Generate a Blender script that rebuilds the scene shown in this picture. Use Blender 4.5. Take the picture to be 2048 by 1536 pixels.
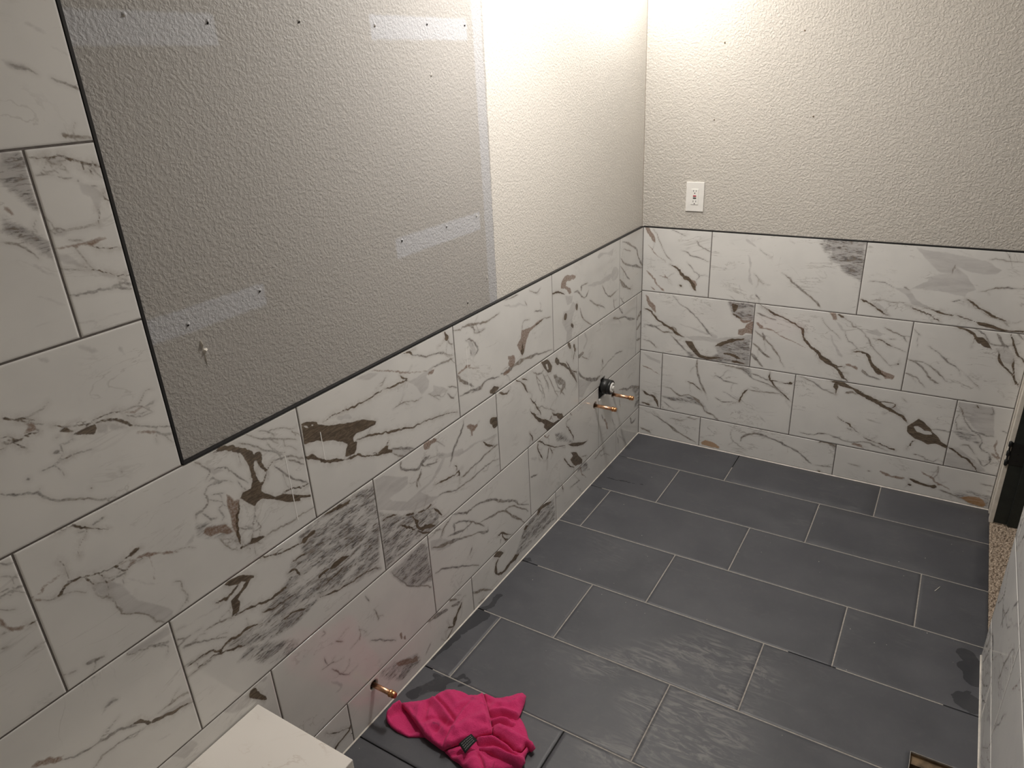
import bpy, bmesh, math, random
import numpy as np
from mathutils import Matrix, Vector, Euler

S = bpy.context.scene
for o in list(bpy.data.objects):
    bpy.data.objects.remove(o, do_unlink=True)
C = S.collection
random.seed(7)

# ------------------------------------------------------------------ camera
cam_d = bpy.data.cameras.new('camera')
cam = bpy.data.objects.new('camera', cam_d)
C.objects.link(cam)
cam.location = (1.24763, -3.14327, 1.77813)
cam.rotation_euler = (1.156, 0.0483, 0.5499)
cam_d.sensor_width = 36.0
cam_d.lens = 1424.96 * 36.0 / 2048.0
cam_d.clip_start = 0.02
S.camera = cam

# ------------------------------------------------------------------ world, lights, exposure
W = bpy.data.worlds.new('world')
S.world = W
W.use_nodes = True
W.node_tree.nodes['Background'].inputs[0].default_value = (0.9, 0.95, 1.0, 1)
W.node_tree.nodes['Background'].inputs[1].default_value = 0.02
S.view_settings.view_transform = 'Standard'
S.view_settings.look = 'None'
S.view_settings.gamma = 1.0
S.view_settings.use_curve_mapping = False
S.view_settings.exposure = 0.12

VANITY = [(-0.29, 20.0, (1.0, 0.975, 0.94)), (-0.56, 8.5, (1.0, 0.965, 0.915)), (-0.90, 3.2, (1.0, 0.84, 0.64))]   # y, watts, colour of each bulb
VANITY_X, VANITY_Z = 0.12, 2.19
CEIL_LIGHT = (0.52, -1.25, 20.0, 0.22)                           # x, y, watts, size
cl = bpy.data.lights.new('ceiling_lamp', 'AREA')
cl.shape = 'DISK'; cl.size = CEIL_LIGHT[3]; cl.energy = CEIL_LIGHT[2]; cl.color = (1.0, 0.955, 0.905)
clo = bpy.data.objects.new('ceiling_lamp', cl); C.objects.link(clo)
clo.location = (CEIL_LIGHT[0], CEIL_LIGHT[1], 2.405)

# ------------------------------------------------------------------ data (metres / 2000 on each surface)
VEINS_LEFT = """\
b 42 42 5452 1920 5441 1929 5429 1944 5410 1953 5384 1952 5353 1942
b 18 18 5353 1942 5329 1932 5305 1922 5278 1919 5251 1915 5233 1919 5204 1921 5186 1925 5156 1925
b 59 59 5190 1926 5169 1926 5148 1922
r 52 52 5520 1964 5506 1951
r 24 24 5524 1984 5518 1977
r 28 28 5507 1983 5490 1982 5482 1996 5467 2003 5441 2007 5416 2005
g 11 11 5506 1953 5486 1927 5459 1920 5447 1925
b 28 28 5353 1930 5344 1909 5334 1890
b 14 14 5305 1922 5296 1899 5296 1884 5285 1867
b 16 16 5241 1922 5240 1910 5223 1881 5205 1873
r 13 13 5234 1917 5195 1907 5191 1892 5208 1875
r 49 49 5208 1875 5184 1887 5161 1892 5130 1880 5087 1858 5042 1836 5001 1816
g 14 14 5334 1890 5287 1873 5247 1869 5209 1871
P 0 0 5347 1898 5305 1881 5269 1865 5239 1824 5211 1728 5152 1668 5088 1581 5091 1551 5140 1547 5169 1575 5206 1637 5271 1713 5289 1767 5320 1830 5344 1881
g 25 25 5344 1881 5320 1830 5289 1797 5288 1756 5271 1713 5224 1666 5200 1627 5169 1575 5139 1549
q 17 17 5217 1843 5187 1801 5154 1762 5107 1733
g 14 14 5055 1701 5026 1685 5018 1642 5005 1599 5021 1574
g 39 39 5448 1607 5418 1601 5388 1593
g 10 10 5529 1617 5506 1606 5484 1604
r 49 49 5637 1959 5635 1936 5624 1909 5600 1890 5581 1887
b 20 20 5571 1885 5552 1882 5543 1884
g 16 16 5613 2036 5593 2038 5570 2039 5541 2042
g 23 23 5576 2153 5556 2135 5538 2131
g 8 8 5591 2105 5567 2090 5541 2069
g 10 10 5608 2050 5579 2052
g 14 14 5655 1903 5636 1901
g 14 14 5662 1860 5638 1853
g 9 9 5608 1786 5579 1794 5546 1799
g 9 9 5625 1998 5585 1969
P 0 0 5311 1544 5121 1526 5118 1485 5226 1499 5300 1520
g 17 17 5309 1535 5297 1517 5236 1497 5209 1495 5144 1462
g 23 23 5207 1488 5179 1472 5145 1458
g 21 21 5443 1531 5430 1532
q 25 25 5602 1578 5584 1580
g 22 22 5446 1380 5414 1376 5395 1366
g 20 20 5227 1172 5176 1163 5130 1147
g 14 14 5112 1436 5084 1415
g 19 19 5113 1397 5055 1411
g 19 19 5093 1380 5042 1360 4979 1324
g 16 16 5110 1297 5072 1287 5025 1269 4989 1268
g 20 20 5114 1225 5051 1227 4998 1234
g 9 9 5105 1480 5068 1475
g 12 12 5036 1406 5000 1406
g 35 35 5524 1252 5460 1240 5395 1223 5359 1196
b 30 90 5388 1221 5337 1197 5311 1157
b 89 32 5311 1157 5241 1130 5143 1102
P 0 0 5310 1160 5220 1148 5121 1121 5123 1082 5228 1117
r 84 84 5717 1349 5681 1334 5656 1316 5628 1289
g 26 26 5628 1289 5578 1266 5524 1252
g 18 18 5551 1159 5505 1178 5438 1171 5325 1157
q 40 40 5466 1359 5432 1383 5400 1378
g 16 16 5267 1175 5191 1168 5132 1141
q 30 30 5303 1046 5245 1026
b 162 162 4859 897 4830 853 4792 795
P 0 0 5004 926 4912 920 4836 869 4893 838 4964 864
q 114 114 4858 901 4796 908 4758 895
P 0 0 5295 928 5247 927 5183 920 5153 868 5234 851
b 75 188 4742 2152 4706 2154 4669 2133 4633 2103 4598 2070 4572 2036 4568 2007
b 107 107 4572 2036 4538 2034 4516 2029
b 134 27 4528 2029 4529 1998 4516 1954 4508 1939
b 100 151 4581 2025 4580 1982 4584 1942 4585 1889
b 22 22 4508 1939 4485 1959 4465 1970
b 25 65 4508 1939 4534 1904 4563 1882
B 0 0 4603 1931 4565 1921 4557 1884 4564 1855 4525 1816 4502 1786 4455 1776 4398 1746 4290 1691 4293 1677 4360 1710 4358 1688 4435 1724 4499 1771 4567 1818 4591 1816 4606 1802 4629 1827 4650 1856 4672 1879 4662 1900 4618 1896
b 41 24 4460 1779 4415 1782 4361 1763 4298 1748
g 34 34 4466 1941 4409 1864 4352 1804 4297 1751
g 27 27 4465 1970 4402 1951 4355 1933 4286 1892
g 23 23 4382 1927 4337 1899 4292 1867
b 25 76 4675 1881 4691 1847 4704 1817 4715 1753 4723 1675
R 0 0 4740 1934 4708 1889 4678 1877 4697 1846 4706 1786 4722 1702 4740 1763 4739 1811 4745 1874
b 58 27 4729 1651 4717 1654 4667 1645 4632 1645 4594 1626
B 0 0 4662 1667 4594 1626 4637 1625 4713 1646 4678 1646
g 26 26 4594 1626 4522 1621 4440 1617 4362 1611 4274 1603
g 19 19 4603 1801 4613 1773 4632 1729 4651 1685 4670 1658 4706 1653
g 15 15 4708 1757 4680 1734 4644 1715
g 14 14 4616 1759 4601 1699 4610 1687 4643 1697
S 0 0 4892 1885 4856 1868 4823 1837 4767 1807 4742 1754 4720 1707 4726 1683 4773 1741 4817 1758 4877 1808 4897 1847
R 0 0 4854 1856 4823 1837 4767 1807 4743 1749 4770 1750 4810 1786 4849 1795 4874 1838
q 76 76 4909 1859 4935 1835 4962 1826
g 19 19 4829 1990 4807 2018 4766 2020 4729 2000
g 16 16 4796 2042 4775 2045 4751 2017
g 22 22 4808 2054 4782 2075 4787 2097 4809 2128 4831 2154
g 24 24 4762 2074 4719 2061 4694 2032 4660 1994 4624 1937
g 17 17 4666 1971 4660 1930 4644 1905
g 23 23 4825 1988 4824 1952 4836 1928 4875 1931 4885 1911
g 15 15 4804 1971 4748 1944
g 17 17 4770 1899 4784 1887 4773 1848 4782 1833
g 19 19 4849 1915 4825 1870 4801 1860
g 20 20 4817 1758 4797 1708 4744 1658
g 13 13 4779 1696 4773 1719
P 0 0 4814 2126 4759 2087 4718 2045 4768 2052 4790 2084
g 20 20 4626 2135 4559 2091 4486 2034 4410 1969
g 20 20 4581 2159 4520 2109 4474 2082 4405 2045 4320 2002
g 16 16 4516 2148 4465 2119 4429 2070
g 14 14 4465 2119 4403 2106 4349 2070 4322 2024
g 13 13 4478 2067 4449 2011
B 0 0 4279 2071 4243 2071 4173 2039 4173 2022 4105 1983 4010 1950 3895 1913 3777 1859 3788 1842 3852 1847 3929 1859 3958 1849 3959 1825 3930 1817 3955 1768 3974 1753 4040 1768 4024 1808 4003 1834 4042 1865 4108 1900 4155 1911 4192 1935 4237 1948 4278 1957 4282 2026
W 0 0 4275 2059 4248 2049 4232 2030 4251 2035
W 0 0 4217 2040 4201 2035 4199 2026 4213 2027
b 92 61 4281 1900 4233 1872 4194 1829 4152 1793 4091 1770 4035 1753
b 47 34 4035 1753 3977 1736 3939 1729 3898 1695 3828 1673 3723 1639
b 43 32 3944 1824 3898 1820 3844 1806 3775 1780 3702 1758 3618 1732 3531 1707 3422 1677 3315 1666 3194 1643 3048 1589
b 28 28 3841 1692 3778 1673 3733 1683 3693 1709
B 0 0 3802 1678 3750 1685 3708 1677 3720 1657 3680 1634 3692 1617 3765 1650
g 53 53 3688 1641 3612 1610 3509 1559
g 37 37 3692 1617 3654 1578 3603 1558
P 0 0 3695 1651 3491 1550 3605 1546 3677 1602
b 26 39 4140 2016 4082 2024 4010 2020 3951 2018 3869 2006 3798 2005 3732 2008 3698 2012
b 43 43 3690 2012 3615 2003 3529 1990 3485 1982
r 35 35 3756 2143 3695 2122 3609 2083 3569 2062 3495 2030 3425 2010 3326 1975
b 36 36 3548 2035 3517 2005 3483 1994
P 0 0 3486 1976 3403 1969 3315 1980 3244 1993 3279 1960 3331 1941 3298 1902 3313 1868 3383 1857 3413 1909
P 0 0 3263 1868 3168 1816 3132 1774 3216 1774 3275 1792 3319 1831 3269 1830
g 27 27 3319 1831 3275 1792 3216 1774
g 34 34 3129 1800 3047 1760
g 34 34 3145 1758 3078 1695
r 94 94 3320 1950 3281 1948 3250 1956
g 36 36 3267 1975 3187 1971 3105 1967 3052 1962
b 50 50 3500 2156 3450 2138 3427 2111
g 35 35 3427 2111 3329 2079 3197 2044 3050 1978
g 29 29 3196 2047 3137 2032
b 42 108 3114 2152 3099 2118 3087 2091
g 29 29 3087 2088 3071 2059 3041 2045
P 0 0 3894 2156 3834 2149 3773 2137 3705 2111 3747 2104 3788 2102
g 22 22 3611 1876 3532 1868 3453 1840 3386 1839
g 17 17 3662 2071 3711 2036
g 18 18 3639 1869 3576 1871
q 129 129 4045 1995 3988 1984 3948 1958
g 52 52 3033 2135 2965 2120 2911 2119 2801 2094 2696 2081 2612 2076 2511 2087
g 35 35 2868 2102 2815 2071 2806 2048 2738 2032 2690 2037
P 0 0 2804 2067 2689 2044 2703 2027 2774 2030
g 35 35 2911 2028 2856 2016 2805 1964 2787 1922 2838 1884
g 36 36 2864 1956 2864 1908
P 0 0 2901 2024 2845 2012 2817 1961 2800 1906 2849 1888 2871 1903 2854 1946 2882 1997
r 69 69 3025 1842 2958 1844 2877 1852
r 22 22 2957 1854 2891 1829 2778 1794
g 131 35 3026 1835 2999 1790 2904 1731 2862 1692
g 56 56 3024 1687 2922 1680 2806 1662 2682 1672 2556 1645
g 55 55 2901 1664 2784 1646
R 0 0 1924 1865 2002 1846 2123 1830 2170 1791 2204 1724 2251 1678 2276 1726 2313 1786 2253 1827 2234 1882 2091 1859
b 44 44 1924 1865 2002 1846 2048 1845
b 138 138 2229 1780 2240 1729 2250 1693
g 26 26 2234 1890 2216 1930 2130 1926
g 28 28 1924 1865 1814 1844
g 32 32 2055 1957 1935 1929
q 71 71 2457 2114 2301 2075 2151 2031
g 32 32 2115 2134 2015 2091 1955 2105
g 29 29 2268 2139 2452 2156
g 31 31 2177 2069 2151 2031
r 171 171 2440 1746 2389 1705 2406 1673
g 129 43 2529 1657 2450 1643 2367 1650 2253 1655 2109 1626 1956 1604 1813 1578
r 123 123 2504 1640 2423 1640
b 176 176 2679 1580 2629 1575 2577 1569
r 213 213 1642 2020 1590 2047 1538 2074 1400 2046
r 155 155 1641 2044 1542 1985 1474 1949
b 80 80 1789 2021 1693 1998 1594 1950
P 0 0 1617 1824 1513 1810 1441 1856 1388 1807 1463 1726 1465 1649 1468 1554 1576 1547 1555 1635 1637 1747
b 135 135 1584 1789 1576 1770
b 126 126 1388 1807 1389 1773
b 100 100 1482 1672 1447 1644
P 0 0 1586 1940 1439 1907 1459 1845 1547 1854
g 63 63 1421 1935 1349 1915 1277 1852 1221 1836 1163 1873
g 50 50 1294 1909 1294 1943 1181 1938
q 137 275 1182 1912 1026 1888 864 1881 694 1874 562 1886
g 64 64 905 1847 820 1751 734 1699 557 1716
g 43 43 668 1661 643 1549
g 34 34 1145 1780 986 1698 840 1618
g 52 52 1334 1774 1299 1693 1243 1631 1107 1552
P 0 0 1006 2110 947 2130 783 2102 656 2109 698 2056 866 2103 966 2083
g 91 91 481 2125 318 2071 170 1992 89 1876 -18 1781
g 61 61 521 1987 404 1913 236 1853 7 1778
g 60 60 519 1922 424 1833 303 1744
g 119 119 537 1796 419 1707 273 1628
g 46 46 509 1626 437 1567 413 1540
g 44 44 455 2046 291 2000
q 132 132 1245 1533 1207 1448 1266 1385
g 132 132 1363 1355 1267 1358
g 41 41 1306 1335 1190 1274
g 96 96 1366 1218 1271 1134 1070 1036 943 1016
P 0 0 1367 1172 1232 1090 1090 1044 1193 1007 1294 955 1371 987
g 47 47 633 1111 444 1084
g 59 59 901 1168 879 1111
g 77 77 664 1469 408 1399 158 1311
g 45 45 553 1551 457 1454
g 37 37 943 1055 746 1091 633 1101
g 167 167 105 1284 4 1337
g 100 100 113 1192 -3 1229
g 67 67 106 1073 13 1063
B 0 0 1984 1539 1881 1527 1812 1441 1839 1400 1888 1410 1933 1462
W 0 0 1915 1489 1883 1485 1870 1437 1894 1438
b 234 234 1751 1479 1702 1435
b 127 51 1702 1435 1566 1340 1460 1227 1387 1133
b 149 149 1541 1535 1507 1479
b 151 151 1452 1495 1417 1420
b 52 52 1435 1427 1456 1362
b 39 39 1582 1391 1495 1286 1385 1225
g 151 151 1791 1355 1726 1286 1624 1218 1697 1157
g 45 45 2117 1507 2013 1458 1950 1451
b 69 69 2581 1532 2493 1480 2437 1488
b 64 64 2349 1540 2268 1476 2188 1369
b 43 43 2265 1515 2195 1472
g 28 28 2073 1482 2034 1382 1977 1273
g 30 30 1904 1399 1812 1276 1733 1145
g 29 29 1967 1432 1878 1294
b 65 130 2173 1213 2124 1161 2057 1096 2004 1052
B 0 0 2003 1072 1939 1038 1894 1002 1819 947 1739 942 1700 919 1790 918 1917 924 1980 985 1969 1011 2013 1051
b 35 35 1884 998 1829 1025
b 36 144 1828 1050 1786 1006 1717 980 1648 933
B 0 0 1766 997 1697 976 1643 928 1699 924 1739 953
b 52 33 2157 1313 2100 1250 2068 1191 2026 1138 2020 1100
b 20 20 2091 1255 2072 1267
g 20 20 2051 1181 1943 1137 1850 1086 1784 1036
g 26 26 1984 1358 1954 1252 1965 1227
g 43 43 1771 1303 1706 1216 1630 1112
g 63 63 1797 1354 1752 1300 1664 1276
g 29 29 1626 1204 1607 1160
g 20 20 1970 1440 1878 1271
g 23 23 2067 1468 1993 1371
g 60 60 1499 1290 1438 1224 1397 1149
b 33 80 2186 1041 2163 994 2149 937
b 38 61 1599 846 1569 793 1528 735 1486 671 1471 624
B 0 0 1477 604 1411 571 1333 533 1204 491 1298 499 1401 532 1500 581 1585 634
r 69 69 1975 915 1920 873 1891 880
S 0 0 1804 839 1724 822 1623 753 1573 689 1477 609 1521 614 1667 718 1787 777
b 50 50 2079 902 2015 877 1962 824 1897 776 1751 699 1628 643
b 69 42 2070 898 2073 848 2050 778 2007 719
b 43 43 1897 766 1920 718 1942 672
b 29 29 1888 761 1842 684
g 30 30 1522 904 1491 874
g 26 26 1599 851 1524 856
B 0 0 1524 529 1425 479 1336 387 1313 348 1325 316 1440 352 1484 398 1537 463 1493 473
b 55 55 1643 538 1623 494 1571 432 1462 352
g 30 30 1324 387 1230 345
g 98 98 513 707 400 666 283 631 223 620 101 577 -25 532
q 183 183 193 601 128 510 61 416
S 0 0 193 614 -24 546 -24 299 119 348 78 436
r 133 133 857 542 818 494 764 407
g 35 35 909 620 857 536
g 37 37 671 470 628 375
g 38 38 510 606 479 505
g 92 92 238 295 173 205 80 204
q 120 120 527 231 378 94 300 -5
g 44 44 541 218 510 131
P 0 0 3853 1527 3779 1513 3699 1466 3589 1403 3598 1352 3673 1352 3754 1357 3732 1327 3613 1261 3527 1255 3456 1265 3382 1276 3301 1328 3254 1355 3300 1408 3277 1418 3189 1359 3035 1323 3027 1300 2943 1305 2812 1279 2635 1243 2638 1212 2850 1274 3006 1282 3086 1292 3224 1340 3296 1289 3375 1257 3479 1242 3399 1167 3321 1119 3396 1120 3573 1158 3694 1230 3847 1329 3864 1426
P 0 0 3853 1527 3779 1513 3699 1466 3589 1403 3598 1352 3673 1352 3754 1357 3853 1440
g 45 81 2999 1512 3015 1475 3055 1434 3096 1387 3136 1340 3176 1292
r 165 165 2972 1455 2907 1402 2870 1408
r 74 74 2931 1406 2924 1364
r 166 166 3395 1519 3336 1511 3295 1506
b 52 52 3360 1219 3298 1207 3223 1197 3146 1185 3099 1191 3091 1164 3121 1160
b 42 42 3137 1250 3117 1231 3121 1203
g 54 54 3624 1531 3631 1488 3582 1448 3502 1406 3461 1419 3426 1387
g 65 65 3502 1406 3460 1426 3367 1442
g 57 57 3466 1386 3483 1345 3516 1321 3512 1289
g 41 41 3425 1393 3306 1367
b 70 70 2802 1259 2756 1213 2683 1168
g 48 48 2631 1151 2671 1154 2776 1150 2915 1141 3038 1127 3085 1129
g 38 38 2630 1035 2748 1054 2825 1062 2950 1056 3070 1058 3162 1070 3269 1108 3332 1121
b 293 293 2687 1370 2627 1319
S 0 0 3850 1317 3765 1245 3683 1188 3594 1148 3398 1106 3338 1009 3358 944 3447 922 3587 950 3866 936 3864 1044 3859 1218
b 44 44 3845 1245 3801 1245 3723 1226
b 64 64 3649 1167 3594 1148 3566 1139
b 50 50 3538 1129 3459 1112 3408 1112
b 70 70 3383 1067 3347 1022 3310 977
b 85 85 3597 1128 3558 1067 3553 1034 3519 997 3459 983 3392 934
b 48 48 3710 1139 3661 1094 3609 1055 3576 1018
b 51 51 3558 1007 3505 951 3447 922
b 101 101 3521 984 3480 981 3402 940
g 74 74 3206 918 3097 857 3015 832 2941 830 2818 783 2715 741 2599 655 2474 596 2391 515 2257 428
g 45 45 3205 841 3116 803 2991 734 2935 673 2865 604
g 50 50 2935 673 2794 639 2607 579 2472 452 2330 309
g 46 46 2607 579 2492 557 2351 445 2262 373
g 39 117 2815 573 2832 540 2956 601 3121 673 3235 713 3342 758 3445 802
g 46 46 3206 914 3304 863 3354 823
g 55 55 3205 841 3214 774
g 49 49 2991 734 3114 727 3282 784
g 44 44 3346 881 3409 897
P 0 0 3456 865 3334 810 3235 713 3260 696 3388 748 3458 787
b 44 44 2722 416 2652 416 2515 310
b 58 58 2652 407 2629 355 2575 307
g 33 33 2670 373 2681 334
g 48 48 3443 599 3346 572 3195 484 3093 421 2962 339
g 40 40 3058 494 3028 535
g 60 60 2209 645 2098 622
q 119 119 2196 812 2104 765
S 0 0 2438 154 2300 290 2003 258 1844 255 1836 45 2220 62 2507 65
B 0 0 2778 287 2735 295 2641 232 2700 225
b 56 167 2714 225 2760 191 2755 111
b 144 144 2755 111 2657 71 2537 75 2445 71
b 154 154 2139 260 2070 288 1898 256
b 147 147 2335 254 2271 253
S 0 0 3837 885 3704 883 3541 905 3488 846 3485 733 3478 566 3609 612 3765 757 3808 835
P 0 0 3837 885 3704 883 3541 905 3488 846 3485 733 3478 566 3609 612 3765 757 3808 835
g 33 33 3828 879 3762 771 3663 660 3534 557 3485 521
g 31 31 4008 741 3984 677 3989 650
g 50 50 4051 878 4027 824
r 30 30 4133 720 4133 675 4150 629
g 28 28 4311 764 4265 718
g 31 31 4076 567 4013 522 3943 451 3866 396
r 83 83 3824 414 3812 371
r 68 68 3792 371 3787 342
g 28 28 4432 665 4388 655 4350 651
g 28 28 4375 606 4320 527 4259 463
q 88 88 4390 537 4352 487 4337 443 4384 448
g 19 19 4377 890 4368 861 4397 864
g 20 20 4405 721 4393 667
b 101 141 3196 184 3238 144 3293 97 3311 56
b 70 40 3311 56 3364 26 3410 -8
b 49 49 3311 56 3377 96
g 64 64 3196 184 3146 182 3047 154 2935 90 2819 9
g 89 89 3310 236 3218 201
g 121 121 3564 295 3466 278 3357 237
g 78 78 3325 300 3248 250
S 0 0 3912 249 3794 179 3697 138 3673 82 3701 45 3865 62 4044 252 4023 266
R 0 0 3903 241 3822 195 3749 140 3698 130 3705 84 3810 142 3883 190
g 37 37 3621 72 3569 117
b 112 112 2806 -5 2875 8
g 43 43 3009 32 2917 10
B 0 0 4848 1535 4796 1534 4743 1517 4695 1474 4732 1468 4761 1490 4783 1494 4824 1509
b 64 32 4768 1488 4811 1474 4846 1465 4883 1470 4910 1473
b 53 53 4696 1472 4732 1468 4772 1445 4810 1432
W 0 0 4803 1462 4770 1478 4746 1484 4776 1454 4818 1444
B 0 0 4830 1442 4806 1447 4776 1454 4774 1440 4800 1425 4787 1409 4806 1358 4824 1354 4844 1364 4832 1390
b 43 80 4851 1358 4798 1340 4749 1326 4688 1304 4627 1300 4575 1305 4531 1298
g 21 21 4991 1383 4944 1379 4889 1364 4851 1358
q 25 25 5106 1482 5038 1460 4974 1449 4911 1446 4872 1450
g 19 19 5117 1402 5051 1409
g 23 23 5093 1382 5048 1361 4970 1321 4905 1279
g 14 14 5112 1440 5080 1413
b 16 41 5109 1228 5045 1235 4981 1238 4920 1217 4869 1197 4808 1158
b 21 67 5099 1284 5039 1278 4984 1266 4948 1240 4900 1254 4852 1239 4789 1236 4734 1216
S 0 0 4902 1244 4825 1234 4732 1221 4656 1229 4696 1272 4591 1292 4521 1341 4488 1398 4412 1409 4407 1522 4311 1523 4252 1536 4088 1539 3861 1508 3822 1453 3913 964 4035 993 4188 1048 4365 1110 4416 1075 4552 1056 4677 1087 4810 1148 4879 1200
B 0 0 4261 1215 4228 1232 4160 1226 4111 1193 4159 1191 4221 1187 4249 1200
b 85 85 4261 1215 4320 1217 4336 1209
b 122 122 4393 1464 4363 1476 4306 1483
b 30 59 4650 1537 4589 1516 4531 1494 4470 1478 4400 1463
b 48 34 4365 1110 4263 1061 4150 1040 4030 1019 3918 975
b 43 43 4488 1398 4434 1399 4375 1390
b 54 54 4522 1366 4471 1356 4449 1302
b 43 43 4615 1133 4535 1134 4452 1103
b 46 46 4698 1262 4640 1242 4558 1236 4489 1216
b 40 40 4321 1144 4246 1144 4167 1150
b 65 65 4239 1528 4152 1520 4058 1496
b 79 79 4167 1523 4094 1511 4048 1510
S 0 0 4867 1109 4813 1137 4692 1079 4597 1007 4548 952 4601 902 4708 955 4807 1062
P 0 0 4636 1098 4535 1134 4431 1100 4480 1072 4555 1072
b 31 15 5429 2622 5413 2613 5393 2600 5367 2590 5339 2575
g 13 13 5393 2598 5373 2582 5348 2567 5318 2549
R 0 0 5375 2575 5351 2570 5342 2556 5343 2541 5363 2539 5383 2537 5375 2553 5364 2559
b 13 29 5338 2527 5363 2531 5385 2531 5403 2524 5430 2530 5456 2535
b 32 13 5422 2526 5412 2506 5384 2484
b 15 15 5457 2532 5441 2524
g 10 10 5346 2543 5336 2534 5338 2527
b 17 17 5295 2536 5266 2517 5234 2505 5202 2493 5159 2476
b 15 15 5170 2487 5129 2487 5091 2486 5057 2480
B 0 0 5279 2503 5251 2510 5242 2490 5227 2483 5244 2483
B 0 0 5244 2471 5214 2477 5188 2477 5160 2472 5160 2460 5179 2444 5212 2460
P 0 0 5160 2472 5118 2457 5131 2426 5165 2442
P 0 0 5115 2456 5051 2417 5094 2421 5121 2434
b 23 50 5160 2472 5123 2468 5091 2457 5057 2437 5030 2417
g 17 17 5030 2417 4976 2387 4935 2362 4893 2338
r 31 31 5047 2471 5013 2464 4990 2471 4959 2462
g 12 12 5057 2480 5011 2485 4973 2473
g 25 25 4966 2469 4930 2474
g 10 10 5051 2460 5003 2439 4951 2429
r 32 32 5028 2381 5001 2373 4971 2358 4949 2344
g 16 16 4949 2344 4927 2327 4891 2310
g 22 22 5504 2383 5479 2363 5437 2343 5399 2325 5385 2305 5353 2274 5310 2249 5248 2209 5188 2176
g 14 14 5404 2330 5389 2336
b 26 26 5290 2401 5265 2402
g 8 8 5366 2392 5330 2397 5290 2401
g 13 13 5264 2404 5231 2395 5195 2390
g 15 15 5292 2454 5264 2453 5249 2457
g 36 36 5314 2437 5301 2435
g 14 14 5297 2482 5285 2483
g 26 26 5412 2387 5410 2383
g 15 15 5243 2252 5236 2252
g 21 21 5123 2254 5126 2246
b 11 37 5407 2163 5373 2159 5338 2158
b 48 16 5337 2162 5321 2139 5296 2110 5229 2061
g 28 28 5279 2117 5251 2122 5225 2129
g 14 14 5335 2117 5315 2109
b 23 23 5111 3381 5076 3375 5040 3371 5002 3369 4956 3354 4918 3344 4888 3338
g 16 16 5059 3371 5040 3354 4998 3363
b 17 17 4952 3351 4952 3334
b 15 15 4936 3336 4927 3311
g 13 13 4931 3334 4899 3334 4887 3305
P 0 0 5067 3376 4997 3368 5016 3354 5040 3354
P 0 0 4971 3338 4923 3325 4946 3318
g 18 18 5029 3310 5007 3302 4991 3305
g 12 12 5104 3330 5040 3321
g 16 16 4976 3288 4973 3295
P 0 0 4976 3288 4930 3266 4906 3237 4925 3210 4943 3146 4942 3187 4951 3229 4973 3243
b 16 16 4935 3194 4936 3171 4946 3147
g 13 13 4946 3147 4996 3148 5058 3148 5104 3142
P 0 0 5115 3139 5089 3159 5048 3146 5074 3126
g 14 14 5113 3144 5102 3157
b 13 13 4903 3247 4909 3228 4887 3209
g 13 13 4944 3273 4920 3265
R 0 0 5032 3097 5008 3107 4965 3109 4940 3101 4969 3094 4993 3086
r 20 30 5114 3092 5069 3092 5026 3098
g 17 17 5062 3117 5018 3108
b 13 13 4993 3086 4956 3067 4894 3048
P 0 0 5112 3084 5076 3070 5048 3043 5030 3023 5044 3021 5076 3037 5114 3059
b 20 20 5043 3024 5028 3022
g 13 13 5113 3030 5067 3014 5032 3008
P 0 0 5027 3007 4994 2990 4944 2953 4976 2958 5003 2979
b 19 19 5027 3007 4980 2984 4944 2953
g 23 23 5116 2934 5070 2932 5017 2931 4953 2922 4904 2909
g 17 17 4951 2927 4938 2934 4901 2919
q 25 25 5116 2848 5046 2831 4981 2823 4912 2819
S 0 0 5182 3407 5119 3400 5125 3215 5152 3248 5208 3326
S 0 0 5239 3226 5203 3201 5162 3154 5122 3116 5125 3056 5169 3102 5217 3156 5252 3187
P 0 0 5182 3407 5119 3400 5125 3215 5152 3248 5208 3326
P 0 0 5239 3226 5203 3201 5162 3154 5122 3116 5125 3056 5169 3102 5217 3156 5252 3187
g 22 22 5263 3151 5217 3127 5173 3073
q 43 43 5201 3060 5130 3006
r 44 44 5223 3251 5207 3230
q 24 24 5208 2960 5135 2908
q 69 69 5010 2722 4987 2678
q 84 84 5268 2763 5238 2747
q 81 81 5139 2772 5086 2731
q 44 88 5104 3656 5082 3642 5061 3636 5036 3627
g 41 11 5082 3642 5057 3633 5030 3627 5009 3613
g 15 35 4971 3602 4941 3588 4914 3576 4887 3561
q 60 60 5003 3772 4982 3756 4956 3738
q 26 26 4951 3697 4900 3664
g 48 16 4995 3432 4966 3423 4891 3411
"""
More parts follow.
